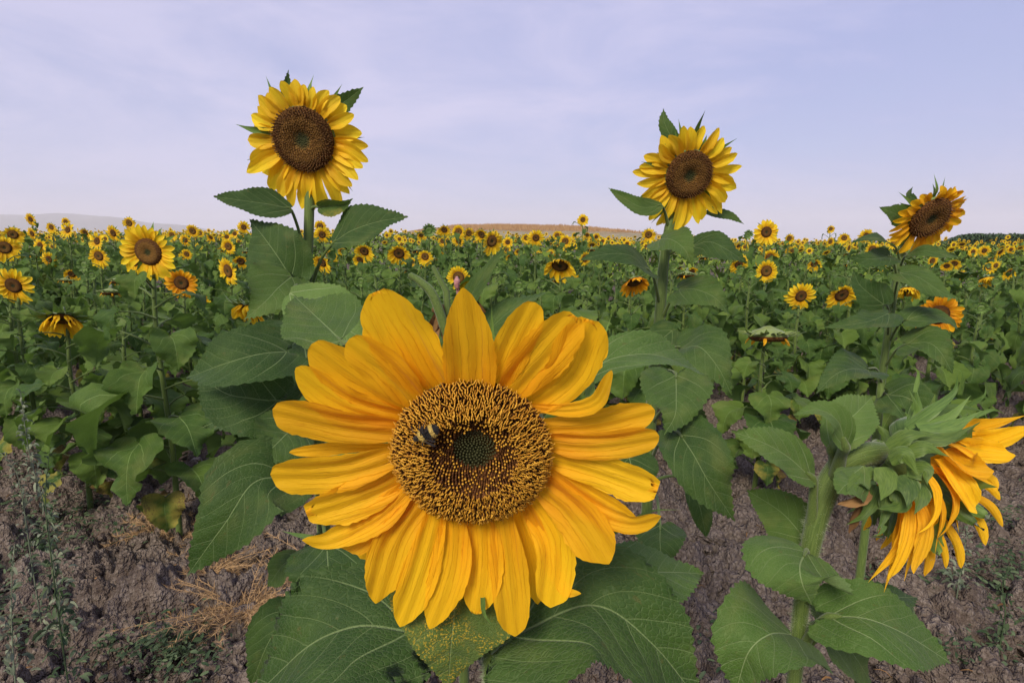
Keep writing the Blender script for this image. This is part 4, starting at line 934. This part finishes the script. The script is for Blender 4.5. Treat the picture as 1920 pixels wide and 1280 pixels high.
# (px, py, diameter px, kind, yaw, real radius, label or None)
MID = [
 (278, 472, 114, 'F1', 0, .118, 'large bright sunflower at the left, brown disc, standing out above the leafy rows'),
 (340, 530, 64, 'O0', 8, .10, 'orange-yellow sunflower just below and right of the large bright one at the left'),
 (25, 535, 78, 'F2', 5, .105, 'sunflower cut by the left edge of the photo, halfway down the flower band'),
 (8, 464, 56, 'S0', 30, .105, 'sunflower half out of frame at the left edge, above another at the edge'),
 (115, 597, 98, 'D4', 20, .115, 'nodding sunflower at the far left with a green back and hanging petals'),
 (185, 480, 44, 'S1', 0, .10, 'yellow sunflower just left of the large bright one at the left'),
 (182, 452, 40, 'F0', 0, .10, None), (92, 486, 34, 'F2', 0, .10, None), (212, 437, 36, 'F1', 0, .10, None), (242, 418, 30, 'S0', 10, .10, None),
 (127, 431, 34, 'F0', 0, .10, None), (123, 416, 18, 'F2', 0, .10, None), (57, 411, 27, 'F1', -5, .10, None), (60, 438, 28, 'F3', 0, .10, None),
 (96, 426, 24, 'S1', 0, .10, None), (160, 436, 25, 'F1', 0, .10, None), (24, 440, 40, 'S0', 15, .10, None), (75, 460, 28, 'F0', 0, .10, None),
 (250, 490, 46, 'S1', -20, .10, None), (205, 530, 34, 'T0', 20, .10, None), (150, 500, 24, 'U0', 0, .08, None), (345, 480, 26, 'S0', 0, .10, None),
 (361, 433, 29, 'F1', 0, .10, None), (374, 437, 18, 'F0', 0, .10, None), (347, 450, 26, 'F2', 0, .10, None), (428, 462, 32, 'F3', 0, .10, None),
 (425, 444, 22, 'F0', 0, .10, None), (440, 438, 22, 'F1', 0, .10, None), (457, 426, 28, 'F2', 0, .10, None), (322, 440, 22, 'S0', 0, .10, None),
 (395, 445, 20, 'F1', 0, .10, None), (380, 560, 30, 'T1', 0, .08, None),
 (428, 508, 58, 'F1', -30, .105, 'sunflower half hidden behind the dark leaf left of the tallest stem'),
 (468, 578, 92, 'D4', -25, .115, 'nodding sunflower with curled orange petals peeping out below the tallest plant'),
 (555, 638, 42, 'T1', 0, .09, 'small drooping sunflower just above the left petals of the huge bloom'),
 (604, 440, 34, 'F2', 0, .10, None), (600, 424, 24, 'F0', 0, .10, None), (604, 492, 44, 'S0', -25, .10, None), (571, 502, 22, 'F3', 0, .09, None),
 (622, 478, 30, 'T0', 0, .10, None), (683, 471, 42, 'T1', 0, .10, 'sunflower tilted downward right of the tallest stem, under its broad leaf'),
 (748, 475, 50, 'T0', 0, .105, 'dark-disced sunflower facing slightly down, midway between the tallest stem and centre'),
 (797, 481, 34, 'S1', 0, .09, 'pale yellow ring-like sunflower right beside a dark-disced one near the centre'),
 (790, 441, 20, 'F1', 0, .10, None), (804, 432, 28, 'U0', 0, .10, None), (833, 431, 28, 'F0', 0, .10, None), (860, 434, 28, 'F2', 0, .10, None),
 (879, 437, 28, 'S0', 20, .10, None), (860, 452, 24, 'F3', 0, .10, None), (830, 452, 22, 'S1', 0, .10, None),
 (860, 520, 50, 'F1', -10, .10, 'sunflower directly above the tallest petal of the huge bloom'),
 (922, 452, 54, 'S0', 40, .105, 'sunflower turned to the right in the band, above the huge bloom'),
 (903, 440, 34, 'S1', -20, .10, None), (952, 454, 22, 'F0', 0, .10, None), (950, 468, 19, 'F1', 0, .10, None), (972, 472, 18, 'T0', 0, .10, None),
 (1005, 446, 36, 'F2', 0, .10, 'upright sunflower left of the nodding one near the centre of the band'),
 (987, 446, 22, 'S1', 0, .10, None), (1048, 440, 18, 'S0', 0, .10, None), (1060, 452, 26, 'F1', 0, .10, None), (1044, 441, 18, 'F0', 0, .10, None),
 (1093, 412, 23, 'F0', 0, .105, 'lone small sunflower rising above the horizon in front of the tan hill'),
 (1101, 441, 17, 'F2', 0, .10, None), (1118, 444, 18, 'F3', 0, .10, None), (1130, 452, 18, 'F1', 0, .10, None), (1100, 447, 16, 'F0', 0, .10, None),
 (1176, 457, 17, 'F0', 0, .10, 'tiny sunflower alone left of the tall stem right of centre'), (1182, 480, 14, 'F1', 0, .09, None),
 (1050, 497, 78, 'D2', -10, .115, 'nodding sunflower with a green back and hanging petals, above and right of the huge bloom'),
 (1088, 522, 24, 'S1', 0, .08, None), (1098, 474, 18, 'T0', 0, .10, None),
 (1190, 528, 72, 'D3', 15, .11, 'nodding orange sunflower half under a leaf, beside the tall stem right of centre'),
 (1216, 440, 32, 'S0', -10, .10, None), (1240, 513, 20, 'T0', 0, .08, None), (1285, 508, 16, 'F0', 0, .09, None), (1304, 516, 18, 'S0', 0, .09, None),
 (1437, 435, 50, 'F0', 0, .11, 'bright sunflower rising over the horizon, top of a stack of three right of centre'),
 (1443, 483, 38, 'F3', 0, .10, 'sunflower in the middle of the stack of three right of centre'),
 (1437, 508, 48, 'F1', 0, .10, 'sunflower at the bottom of the stack of three right of centre'),
 (1385, 496, 38, 'T0', 0, .10, 'sunflower with a shaded disc just left of the stack of three'),
 (1402, 440, 20, 'U0', 0, .10, None), (1385, 461, 18, 'F1', 0, .10, None), (1480, 447, 24, 'S0', 15, .10, None), (1480, 468, 18, 'F2', 0, .10, None),
 (1502, 555, 60, 'F2', 0, .10, 'golden sunflower, left of a level pair at the right, facing straight ahead'),
 (1578, 553, 64, 'T0', 0, .105, 'dark-disced sunflower, right of a level pair at the right'),
 (1527, 495, 30, 'T1', 0, .10, None), (1558, 429, 17, 'S0', 0, .10, None), (1583, 446, 24, 'S1', 0, .10, None), (1557, 453, 20, 'F1', 0, .10, None),
 (1624, 442, 30, 'F0', 0, .10, None), (1636, 468, 36, 'S0', 0, .10, None), (1655, 502, 20, 'F2', 0, .09, None), (1625, 602, 34, 'D0', 30, .09, 'small nodding sunflower tucked behind leaves left of the weathered plant'),
 (1702, 542, 44, 'D0', -20, .10, 'sunflower half hidden behind the stem of the weathered tall one'),
 (1760, 590, 92, 'O1', -12, .11, 'weathered orange sunflower low at the right, tilted left, under the tallest on that side'),
 (1804, 463, 14, 'F1', 0, .10, None), (1825, 472, 20, 'F3', 0, .10, None), (1846, 470, 24, 'F2', 0, .10, None), (1790, 494, 26, 'S0', -30, .10, None),
 (1800, 517, 27, 'F3', 0, .10, None), (1850, 522, 36, 'D0', 0, .10, None), (1856, 500, 28, 'S1', 0, .10, None), (1884, 511, 22, 'F1', 0, .10, None),
 (1876, 472, 24, 'S0', 0, .10, None), (1896, 468, 18, 'F0', 0, .10, None), (1750, 515, 28, 'S1', 0, .09, None), (1860, 485, 22, 'F2', 0, .1, None),
 (1846, 632, 34, 'W0', 0, .08, None), (1908, 508, 16, 'F0', 0, .10, None),
 (1440, 632, 104, 'W0', -8, .13, 'faded sunflower nodding flat, yellow-green back and brown seeds, over the bare soil right of centre'),
 (690, 528, 26, 'U0', 0, .07, 'green unopened bud above the upper left petals of the huge bloom'),
]
def region(px):
    return ('at the far left' if px < 330 else 'between the large left bloom and the tallest stem' if px < 580 else 'right of the tallest stem' if px < 780 else
            'above the huge foreground bloom' if px < 1070 else 'between the centre and the tall right-of-centre bloom' if px < 1300 else
            'right of the tall right-of-centre bloom' if px < 1640 else 'at the far right')
kindw = {'F': 'open-faced', 'S': 'half-turned', 'T': 'slightly nodding', 'D': 'nodding', 'U': 'green budding', 'O': 'orange', 'W': 'wilted'}
sizew = lambda d: 'tiny' if d < 21 else 'small' if d < 31 else 'middle-sized'
placed = []; AUTO = []
for px, py, dia, kd, yaw, rr, lab in MID:
    d = rr * 2 * FPX / dia; p = P(px, py, d)
    gp = None
    if lab is None: gp = 'smaller sunflowers in the flowering band'
    # the head sits in front of the stem foot
    if kd == 'W0' and dia > 90: p = P(px, py, d * 1.0)
    t = plant(p.x, p.y, p.z, rr, kd, yaw, lab, gp, near=d < 4.6); placed.append((p.x, p.y))
    if lab is None: AUTO.append((t, '%s %s sunflower' % (sizew(dia), kindw[kd[0]]), px, py))
# plants without a bloom of their own in the photo fill the rows
def excluded(x, y):
    k = x / y
    if y < 1.95: return True
    if k < -.36 and y < 2.6: return True
    if k < -.2 and y < 2.2: return True
    if .22 < k < .58 and y < 3.7: return True
    if k >= .58 and y < 2.9: return True
    return False
def ex_dense(x, y): return False
cand = []
rr3 = random.Random(8); y = 1.9; row = 0
while y < 8.6:
    x = -1.05 * y + rr3.random() * .4
    while x < 1.05 * y:
        cx, cy = x + rr3.uniform(-.12, .12), y + rr3.uniform(-.12, .12)
        if not excluded(cx, cy) and all((cx - a) ** 2 + (cy - b) ** 2 > .09 for a, b in placed): cand.append((cx, cy))
        x += .50
    y += .46
cand.sort(key=lambda c: c[0] ** 2 + c[1] ** 2)
NEARN = 300 - len(MID) - 5
for i, (x, y) in enumerate(cand[:NEARN]):
    u = rr3.random() * (1 if y > 4.6 else .82)
    # tops stay under the blooms already placed
    top = CAMH - .20 - .055 * max(0, 3.2 - y) * 0 - rr3.uniform(-.04, .18) + gz(x, y) * .8 - max(0, 3.5 - y) * .07
    px = 960 + x / y * FPX
    if u < .70: kd, rh, w_ = 'U0', rr3.uniform(.035, .055), 'budded'
    elif u < .84: kd, rh, w_ = 'W0', rr3.uniform(.06, .085), 'wilted'
    elif u < .93: kd, rh, w_ = 'T%d' % rr3.randrange(2), rr3.uniform(.06, .085), 'small-headed'
    else: kd, rh, w_ = 'F%d' % rr3.randrange(6), rr3.uniform(.06, .09), 'small-headed'
    wh = 'in the nearer rows' if y < 4 else 'in the middle rows' if y < 6 else 'in the farther rows'
    t = plant(x, y, top, rh, kd, rr3.uniform(-30, 30), None, 'leafy plants filling the rows', near=y < 2.9); placed.append((x, y))
    v = Vector((x, y, top)) - CP; dd = v.dot(FW); AUTO.append((t, w_ + ' leafy plant', 960 + FPX * v.dot(RT) / dd, 640 - FPX * v.dot(UPC) / dd))
LMK = [(278, 472, 'the large bright left bloom'), (340, 530, 'the small orange bloom at left'), (115, 600, 'the nodding bloom at far left'), (574, 262, 'the tallest sunflower'), (590, 500, 'the tallest stem'),
       (25, 535, 'the bloom cut by the left edge'), (748, 475, 'the dark-disced bloom near the centre'), (1050, 497, 'the central nodding bloom'), (885, 600, 'the huge foreground bloom'),
       (1093, 412, 'the lone bloom above the horizon'), (1250, 500, 'the tall stem right of centre'), (1440, 475, 'the stack of three blooms'), (1540, 554, 'the level pair of blooms'),
       (1440, 632, 'the faded flat nodding head'), (1690, 480, 'the stem of the weathered bloom'), (1760, 590, 'the low weathered bloom'), (1735, 850, 'the side-on bloom'), (180, 430, 'the left end of the horizon'), (1880, 450, 'the maize strip')]
ORD = ['leftmost', 'second from left', 'third from left', 'fourth from left', 'fifth from left', 'sixth from left', 'seventh from left', 'eighth from left', 'ninth from left', 'tenth from left'] + ['further right'] * 30
gr = {}
for t, w_, px, py in AUTO:
    lx, ly, nm = min(LMK, key=lambda l: math.hypot(l[0] - px, (l[1] - py) * 1.3)); dx, dy = px - lx, py - ly
    dr = ('right of' if dx > 0 else 'left of') if abs(dx) > 1.6 * abs(dy) else ('below' if dy > 0 else 'above') if abs(dy) > 1.6 * abs(dx) else ('below-' if dy > 0 else 'above-') + ('right of' if dx > 0 else 'left of')
    ds = math.hypot(dx, dy)
    gr.setdefault((w_, ('close ' if ds < 45 else 'far ' if ds > 110 else '') + dr + ' ' + nm), []).append((px, t))
for (w_, pl), L2 in gr.items():
    L2.sort(key=lambda q: q[0])
    for i, (px, t) in enumerate(L2): t['label'] = w_ + ' ' + pl + ('' if len(L2) == 1 else ', ' + ORD[i])

# the far field: one mass
def far_field():
    rs = np.random.RandomState(91); mb = MB()
    pts = list(cand[NEARN:]); y = 8.7
    while y < 62:
        step = .5 + (y - 8) * .022
        for x in np.arange(-1.02 * y, 1.02 * y, step * 1.15):
            pts.append((x + rs.uniform(-.3, .3) * step, y + rs.uniform(-.3, .3) * step))
        y += step
    M = np.array(rot_to(facing(0, -8)).to_3x3())
    for x, y in pts:
        s_ = 1 + max(0, y - 14) * .022; z0 = gz(x, y); h = rs.uniform(.86, 1.06) + .02 * s_
        nl = 10 if y < 16 else 6
        if y < 13: nl = 13
        for k in range(nl):
            a = rs.rand() * 6.28; z = h * (rs.uniform(.5, .96) if y > 12 else rs.uniform(.35, .96)); L_ = .19 * s_ * rs.uniform(.7, 1.2); d = V3(math.cos(a), math.sin(a), 0); sd = V3(-d[1], d[0], 0)
            b = V3(x, y, z0 + z) + d * .05 * s_; m = b + d * L_ * .45 + V3(0, 0, L_ * .05); e = b + d * L_ * .8 - V3(0, 0, L_ * rs.uniform(.2, .7))
            w = L_ * .42
            mb.add([b, m - sd * w + V3(0, 0, .02), m, m + sd * w + V3(0, 0, .02), e], [[0, 1, 2, 2], [0, 2, 3, 3], [1, 4, 2, 2], [2, 4, 3, 3]], None, rs.rand(), 0, 0)
        if rs.rand() < (.16 if y < 11 else .42):
            r = .10 * rs.uniform(.75, 1.1) * (1 + max(0, y - 25) * .012); c = V3(x, y, z0 + h + (.05 if rs.rand() < .85 else .2))
            yw = R(rs.uniform(-35, 35)); cr, sr = math.cos(yw), math.sin(yw); Rz = np.array([[cr, -sr, 0], [sr, cr, 0], [0, 0, 1]]); Q = Rz @ M
            if rs.rand() < .25: Q = Rz @ np.array(rot_to(facing(0, -50)).to_3x3())
            n = 15 if y < 25 else 9; th = np.arange(n) / n * 6.283 + rs.rand()
            tip = np.stack([np.cos(th), np.sin(th), rs.uniform(-.15, .15, n)], 1) * (r * rs.uniform(.85, 1.1, n))[:, None]
            hw = 3.6 / n
            b1 = np.stack([np.cos(th - hw), np.sin(th - hw), 0 * th], 1) * r * .55; b2 = np.stack([np.cos(th + hw), np.sin(th + hw), 0 * th], 1) * r * .55
            ce = np.zeros((n, 3))
            V = np.stack([ce, b1, tip, b2], 1).reshape(-1, 3) @ Q.T + c
            U = np.tile(np.array([[0, 0], [.5, -.4], [1, 0], [.5, .4]]), (n, 1))
            mb.add(V, np.arange(4 * n).reshape(-1, 4), U, rs.rand(), 0, 1)
            m2 = 8; t2 = np.arange(m2) / m2 * 6.283
            D = np.vstack([np.stack([np.cos(t2) * .42, np.sin(t2) * .42, t2 * 0 + .04], 1) * r, [[0, 0, r * .16]]]) @ Q.T + c
            mb.add(D, [[k, (k + 1) % m2, m2] for k in range(m2)], np.vstack([np.stack([np.cos(t2), np.sin(t2)], 1), [[0, 0]]]), .5, 0, 2)
    o = mb.build('distant_sunflowers', ['far_leaf', 'petal_yellow', 'disc'])
    tag(o, 'mass of far-off sunflowers dotted yellow over green, stretching to the horizon', 'sunflower field', kind='stuff')
far_field()

# ================================================================== behind the field
def hill():
    x = np.linspace(-60, 110, 170); y = np.linspace(64, 190, 60); X, Y = np.meshgrid(x, y)
    def H(X, Y):
        k = X / Y * FPX + 960
        prof = np.interp(k, [560, 700, 780, 850, 960, 1080, 1200, 1300, 1420, 1560, 1800], [.2, 1.3, 3.7, 4.4, 4.5, 4.2, 3.1, 2.2, 1.3, .7, .3])
        return -.3 + prof * np.sin(np.clip((Y - 62) / 60, 0, 1) * 1.57) * (1 - .3 * np.clip((Y - 130) / 60, 0, 1)) + .15 * np.sin(X * .5) * np.sin(Y * .33) + .08 * np.sin(X * 1.9 + Y)
    Z = H(X, Y); Z[0] -= 1.5; Z[-1] -= 8; Z[:, 0] -= 3; Z[:, -1] -= 3
    mb = MB(); mb.grid(np.stack([X, Y, Z], -1)[::-1] if False else np.stack([X, Y, Z], -1)); o = mb.build('hill', 'hill'); tag(o, kind='structure')
    # dry grass on its upper part
    rs = np.random.RandomState(3); b = MB()
    n = 9000; gx = rs.uniform(-12, 40, n); gy = rs.uniform(92, 124, n); z = H(gx, gy); ok = z > 2.6 + rs.rand(n) * .8
    gx, gy, z = gx[ok], gy[ok], z[ok]; n = len(gx); hh_ = rs.uniform(.25, .6, n); w = rs.uniform(.05, .14, n)
    V = np.stack([np.stack([gx - w, gy, z - .05], 1), np.stack([gx + w, gy, z - .05], 1), np.stack([gx + rs.uniform(-.15, .15, n), gy, z + hh_], 1)], 1).reshape(-1, 3)
    b.add(V, np.arange(3 * n).reshape(-1, 3)); b.rn[-1] = np.repeat(rs.rand(n), 3)
    tag(b.build('dry_hill_grass', 'tangrass'), 'tan dry grass covering the top of the low hill on the horizon', 'dry grass', kind='stuff')
hill()
def maize():
    rs = np.random.RandomState(31); b = MB()
    for i in range(5200):
        y = rs.uniform(38, 60); x = y * rs.uniform(.74, 1.25); z0 = gz(x, y) - .05; h = rs.uniform(1.35, 1.75) * min(1, (x / y - .70) * 12)
        if h < .3: continue
        for k in range(5):
            a = rs.rand() * 6.28; d = V3(math.cos(a), math.sin(a), 0); zb = z0 + h * rs.uniform(.3, .8); L_ = .45
            p0 = V3(x, y, zb); p1 = p0 + d * L_ * .4 + V3(0, 0, .30); p2 = p0 + d * L_ + V3(0, 0, rs.uniform(-.1, .25)); s = V3(-d[1], d[0], 0) * .05
            b.add([p0 - s, p0 + s, p1 + s, p1 - s, p2], [[0, 1, 2, 3], [3, 2, 4, 4]], None, rs.rand())
        b.add([V3(x - .03, y, z0), V3(x + .03, y, z0), V3(x, y, z0 + h)], [[0, 1, 2]], None, rs.rand())
    tag(b.build('maize_field', 'hedge'), 'strip of dark green maize along the horizon at the right', 'maize', kind='stuff')
maize()

def far_hills():
    x = np.linspace(-3400, 900, 120); y = np.linspace(2300, 3600, 30); X, Y = np.meshgrid(x, y)
    k = X / Y * FPX + 960
    prof = np.interp(k, [-400, -150, 40, 120, 220, 330, 430, 560, 700], [80, 120, 140, 150, 132, 96, 60, 20, -10])
    Z = -12 + prof * np.sin(np.clip((Y - 2300) / 700, 0, 1) * 1.57) * (1 + .08 * np.sin(X * .011) * np.sin(Y * .013)) + 5 * np.sin(X * .021 + Y * .004)
    Z = np.maximum(Z, -12)
    mb = MB(); mb.grid(np.stack([X, Y, Z], -1)); tag(mb.build('distant_hills', 'hills'), kind='structure')
far_hills()
def haze():
    v = [(a, b, c) for c in (-14, 170) for a, b in ((-4100, -4100), (4100, -4100), (4100, 4100), (-4100, 4100))]
    me = bpy.data.meshes.new('haze'); me.from_pydata(v, [], [(3, 2, 1, 0), (4, 5, 6, 7), (0, 1, 5, 4), (1, 2, 6, 5), (2, 3, 7, 6), (3, 0, 4, 7)])
    m = bpy.data.materials.new('haze_air'); m.use_nodes = True; t = m.node_tree; t.nodes.clear()
    p = t.nodes.new('ShaderNodeVolumePrincipled'); p.inputs['Color'].default_value = (.985, .98, 1.0, 1); p.inputs['Density'].default_value = .00040; p.inputs['Anisotropy'].default_value = .0
    o = t.nodes.new('ShaderNodeOutputMaterial'); t.links.new(p.outputs[0], o.inputs['Volume']); me.materials.append(m)
    ob = bpy.data.objects.new('haze', me); COL.objects.link(ob); tag(ob, 'thin pale haze over the far hills', 'haze', kind='stuff')
haze()

# ================================================================== weeds, dry twigs, stones
def wpt(px, py):
    """ground point seen at that place"""
    d = (P(px, py, 1) - CP); t = -CAMH / d.z; p = CP + d * t; return V3(p.x, p.y, gz(p.x, p.y))
def dry_weed(px, py, h, w, seed, label, n=14):
    rs = np.random.RandomState(seed); o = wpt(px, py); b = MB()
    for i in range(n):
        a = rs.rand() * 6.28; ln = h * rs.uniform(.6, 1.3); d = V3(math.cos(a) * w, math.sin(a) * w * .6, h * rs.uniform(.4, 1.)); d = d / np.linalg.norm(d) * ln
        side_ = rs.randn(3) * .15 * ln; pts = [V3(0, 0, .01), d * .5 + side_ * .5 + V3(0, 0, .02), d + side_]
        tube(b, pts, [.0022, .0017, .0008], 4, 8, rs.rand(), cap=False)
        C = spline(pts, np.linspace(.15, 1, 30))
        for c in C:
            for _ in range(3):
                q = unit(rs.randn(3) + unit(d) * 1.0) * rs.uniform(.012, .04); T = unit(np.cross(q, rs.randn(3))) * .0013
                b.add([c - T, c + T, c + q], [[0, 1, 2]], None, rs.rand())
    ob = b.build('dry_weed', 'dry'); ob.location = o
    for v in (): pass
    tag(ob, label, 'weed', 'dry weeds')
dry_weed(460, 1145, .22, .9, 1, 'dry tan twiggy weed, densest of the tufts on the soil left of the huge bloom', 57)
dry_weed(390, 1075, .20, 1.4, 2, 'dry tan twiggy weed spreading sideways left of the large low leaf', 30)
dry_weed(350, 1000, .18, 1.2, 3, 'thin dry tan weed with a spiky stem behind the other dry tufts', 15)
dry_weed(200, 1120, .09, 1.5, 4, 'small flat dry tan tuft on the bare soil at lower left', 11)
dry_weed(290, 1000, .15, .5, 5, 'brown dry tuft at the foot of the stalk under the large left bloom', 15)
dry_weed(620, 1080, .22, .5, 6, 'dry tan twig clump behind the leaf under the left petals', 20)
dry_weed(1470, 830, .12, .8, 7, 'small dry tuft at the foot of the faded nodding sunflower', 11)
def tall_weed(pts, seed, label, mat='greyweed', lw=.013, n=90, r=.0025, pl=.05):
    """pts: (px,py,depth) from foot to top"""
    rs = np.random.RandomState(seed); W3 = [np.array(P(*p)) for p in pts]; f = W3[0].copy(); f[2] = gz(f[0], f[1])
    if W3[0][2] > f[2] + .02: W3 = [f] + W3
    else: W3[0] = f
    t = empty('tall_weed', f, label, 'weed', None); W3 = [w - f for w in W3]
    b = MB(); tube(b, W3, [r, r * .8, r * .4], 6, 24, .5); b.build('stem', mat, t)
    b = MB()
    for i in range(n):
        q = rs.rand() ** .8; c = spline(W3, [q])[0]; d = unit(rs.randn(3) + V3(0, 0, .5)); k = pl * (1.1 - q) * rs.rand(); c = c + d * k
        L_ = lw * rs.uniform(1, 2.6) * (1.2 - .6 * q)
        petal(b, [c, c + d * L_ * .5 + V3(0, 0, .003), c + d * L_ - V3(0, 0, L_ * .3)], L_ * .38, unit(rs.randn(3) + V3(0, 0, 1.5)), nu=4, nv=1, tip=.2, rnd=rs.rand(), ridge=0)
    b.build('foliage', mat, t)
tall_weed([(105, 1090, 1.75), (85, 960, 1.70), (55, 850, 1.66), (38, 735, 1.62)], 1, 'thin grey-green weed leaning left, tallest weed on the soil at far left', n=260)
tall_weed([(120, 1230, 1.5), (100, 1080, 1.46), (85, 940, 1.44), (92, 850, 1.42)], 2, 'slender dark green weed standing on the soil at lower left', 'weed', n=160)
tall_weed([(30, 1290, 1.4), (22, 1180, 1.4), (22, 1080, 1.4), (28, 1020, 1.4)], 3, 'thin grey-green weed at the lower left corner', n=110)
tall_weed([(60, 1060, 1.8), (35, 900, 1.75), (5, 850, 1.72)], 4, 'grey-green weed bending out of the left edge', n=90)
tall_weed([(1800, 1080, 1.9), (1810, 1020, 1.88), (1815, 985, 1.88)], 5, 'low grey-green weed on the soil right of the side-on bloom', n=80)
tall_weed([(1885, 1150, 1.7), (1880, 1100, 1.7), (1892, 1060, 1.7)], 6, 'low green weed near the right edge, below the side-on bloom', 'weed', n=80)
def ground_weeds():
    rs = np.random.RandomState(12); b = MB()
    patches = [(60, 1010, 90, 60, 380), (330, 1225, 80, 50, 420), (40, 1160, 60, 60, 160), (200, 970, 110, 40, 260), (190, 1210, 60, 40, 90), (1740, 1120, 120, 60, 260), (1880, 1080, 60, 60, 180),
               (1860, 980, 80, 40, 160), (300, 830, 120, 50, 200), (1340, 1240, 60, 50, 60), (1450, 720, 80, 30, 120), (1800, 1250, 100, 30, 120), (80, 880, 90, 40, 200), (1280, 700, 80, 30, 100)]
    for cx, cy, sx, sy, n in patches:
        for i in range(int(n * 1.5)):
            p = wpt(cx + rs.randn() * sx * .6, cy + rs.randn() * sy * .6); p[2] += rs.uniform(.01, .07)
            a = rs.rand() * 6.28; d = V3(math.cos(a), math.sin(a), rs.uniform(-.2, .5)); L_ = rs.uniform(.007, .03)
            petal(b, [p, p + d * L_ * .5, p + d * L_ - V3(0, 0, .2 * L_)], L_ * rs.uniform(.25, .5), V3(0, 0, 1) + rs.randn(3) * .6, nu=4, nv=1, tip=.4, rnd=rs.rand(), ridge=0)
    tag(b.build('ground_weeds', 'weed'), 'low dark green weeds scattered in patches over the bare soil', 'weeds', kind='stuff')
    b = MB()
    for i in range(500):
        y = 1.2 + 3.5 * rs.rand(); x = rs.uniform(-1, 1) * y; p = V3(x, y, gz(x, y) + .035); a = rs.rand() * 6.28; L_ = rs.uniform(.012, .05); d = V3(math.cos(a), math.sin(a), rs.uniform(-.1, .15))
        petal(b, [p, p + d * L_ * .5 + V3(0, 0, .01), p + d * L_], L_ * rs.choice([.05, .06, .2]), V3(0, 0, 1) + rs.randn(3) * .5, nu=4, nv=1, tip=.3, rnd=rs.rand(), ridge=0, cup=.5)
    tag(b.build('plant_litter', 'dead'), 'brown dry leaf scraps and straw lying on the soil', 'litter', kind='stuff')
ground_weeds()
def rock(px, py, r, seed, label):
    b = MB(); blob(b, (0, 0, 0), r, np.random.RandomState(seed), flat=.8); o = b.build('stone', 'rock', smooth=False); p = wpt(px, py); o.location = (p[0], p[1], p[2] + .015 + r * .3); tag(o, label, 'stone')
rock(370, 872, .036, 1, 'pale squarish stone on the soil between the two left leafy stalks')
rock(1432, 858, .022, 2, 'small grey stone on the soil left of the side-on bloom')
rock(1885, 942, .024, 3, 'small pale stone on the soil near the right edge')

# ================================================================== small plants close behind the hero
wl = empty('sunflower', tuple(V3(P(862, 700, .8).x, P(862, 700, .8).y, 0)), 'withered sunflower behind the top petals of the huge bloom, hooked green stems and brown petals')
o_ = Vector(wl.location)
wl.location.z = gz(o_.x, o_.y); o_ = Vector(wl.location)
stem_obj(wl, [tuple(o_), (o_.x, o_.y, .5), tuple(P(850, 760, .8)), tuple(P(840, 640, .8)), tuple(P(838, 555, .8)), tuple(P(828, 512, .8)), tuple(P(812, 500, .8))], [.010, .008, .007, .006, .0045, .004, .003])
stem_obj(wl, [tuple(P(848, 660, .79)), tuple(P(815, 560, .78)), tuple(P(790, 530, .78)), tuple(P(768, 515, .78))], [.007, .0065, .0055, .004], 'stem')
for hx_, hy_, dd, sg, kk in ((825, 580, .80, 1, 'hanging brown dried head'), (888, 560, .82, 2, 'dried brown head at the right')):
    b = MB(); rs = np.random.RandomState(sg); c = V3(0, 0, 0)
    for i in range(12):
        a = rs.rand() * 6.28; d = V3(math.cos(a), math.sin(a), -1.3) * .03 * rs.uniform(.6, 1.2)
        petal(b, [c, c + d * .5 + V3(0, 0, -.005), c + d], .011, V3(0, -1, .2) + rs.randn(3) * .4, nu=6, nv=2, tip=.2, rnd=rs.rand(), cup=.6, twist=rs.uniform(-1.5, 1.5))
    blob(b, c, .010, rs); ob = b.build('dried_head', 'dead', wl); ob.location = P(hx_, hy_, dd) - o_; tag(ob, kk)
for pts, w, sd in (([(848, 640, .79), (880, 560, .76), (920, 500, .74), (950, 462, .74)][::1], 44, 91), ([(840, 700, .79), (760, 620, .76), (700, 560, .76)], 70, 92), ([(850, 720, .8), (900, 640, .78), (960, 580, .78), (1030, 545, .8)], 66, 93)):
    nleaf(wl, pts, w, (0, 0, .9), None, 'oval', 'leaf', seed=sd, rnd=.6)
b = MB(); blob(b, (0, 0, .006), .0031, np.random.RandomState(2), flat=1.2)
tube(b, [V3(0, 0, -.09), V3(.001, .01, -.04), V3(0, 0, .01)], .0011, 6, 8)
pk = b.build('thistle_bud', 'pink'); pk.location = P(857, 545, .41); tag(pk, 'small pink bud just above the tip of the topmost petal of the huge bloom', 'flower bud')
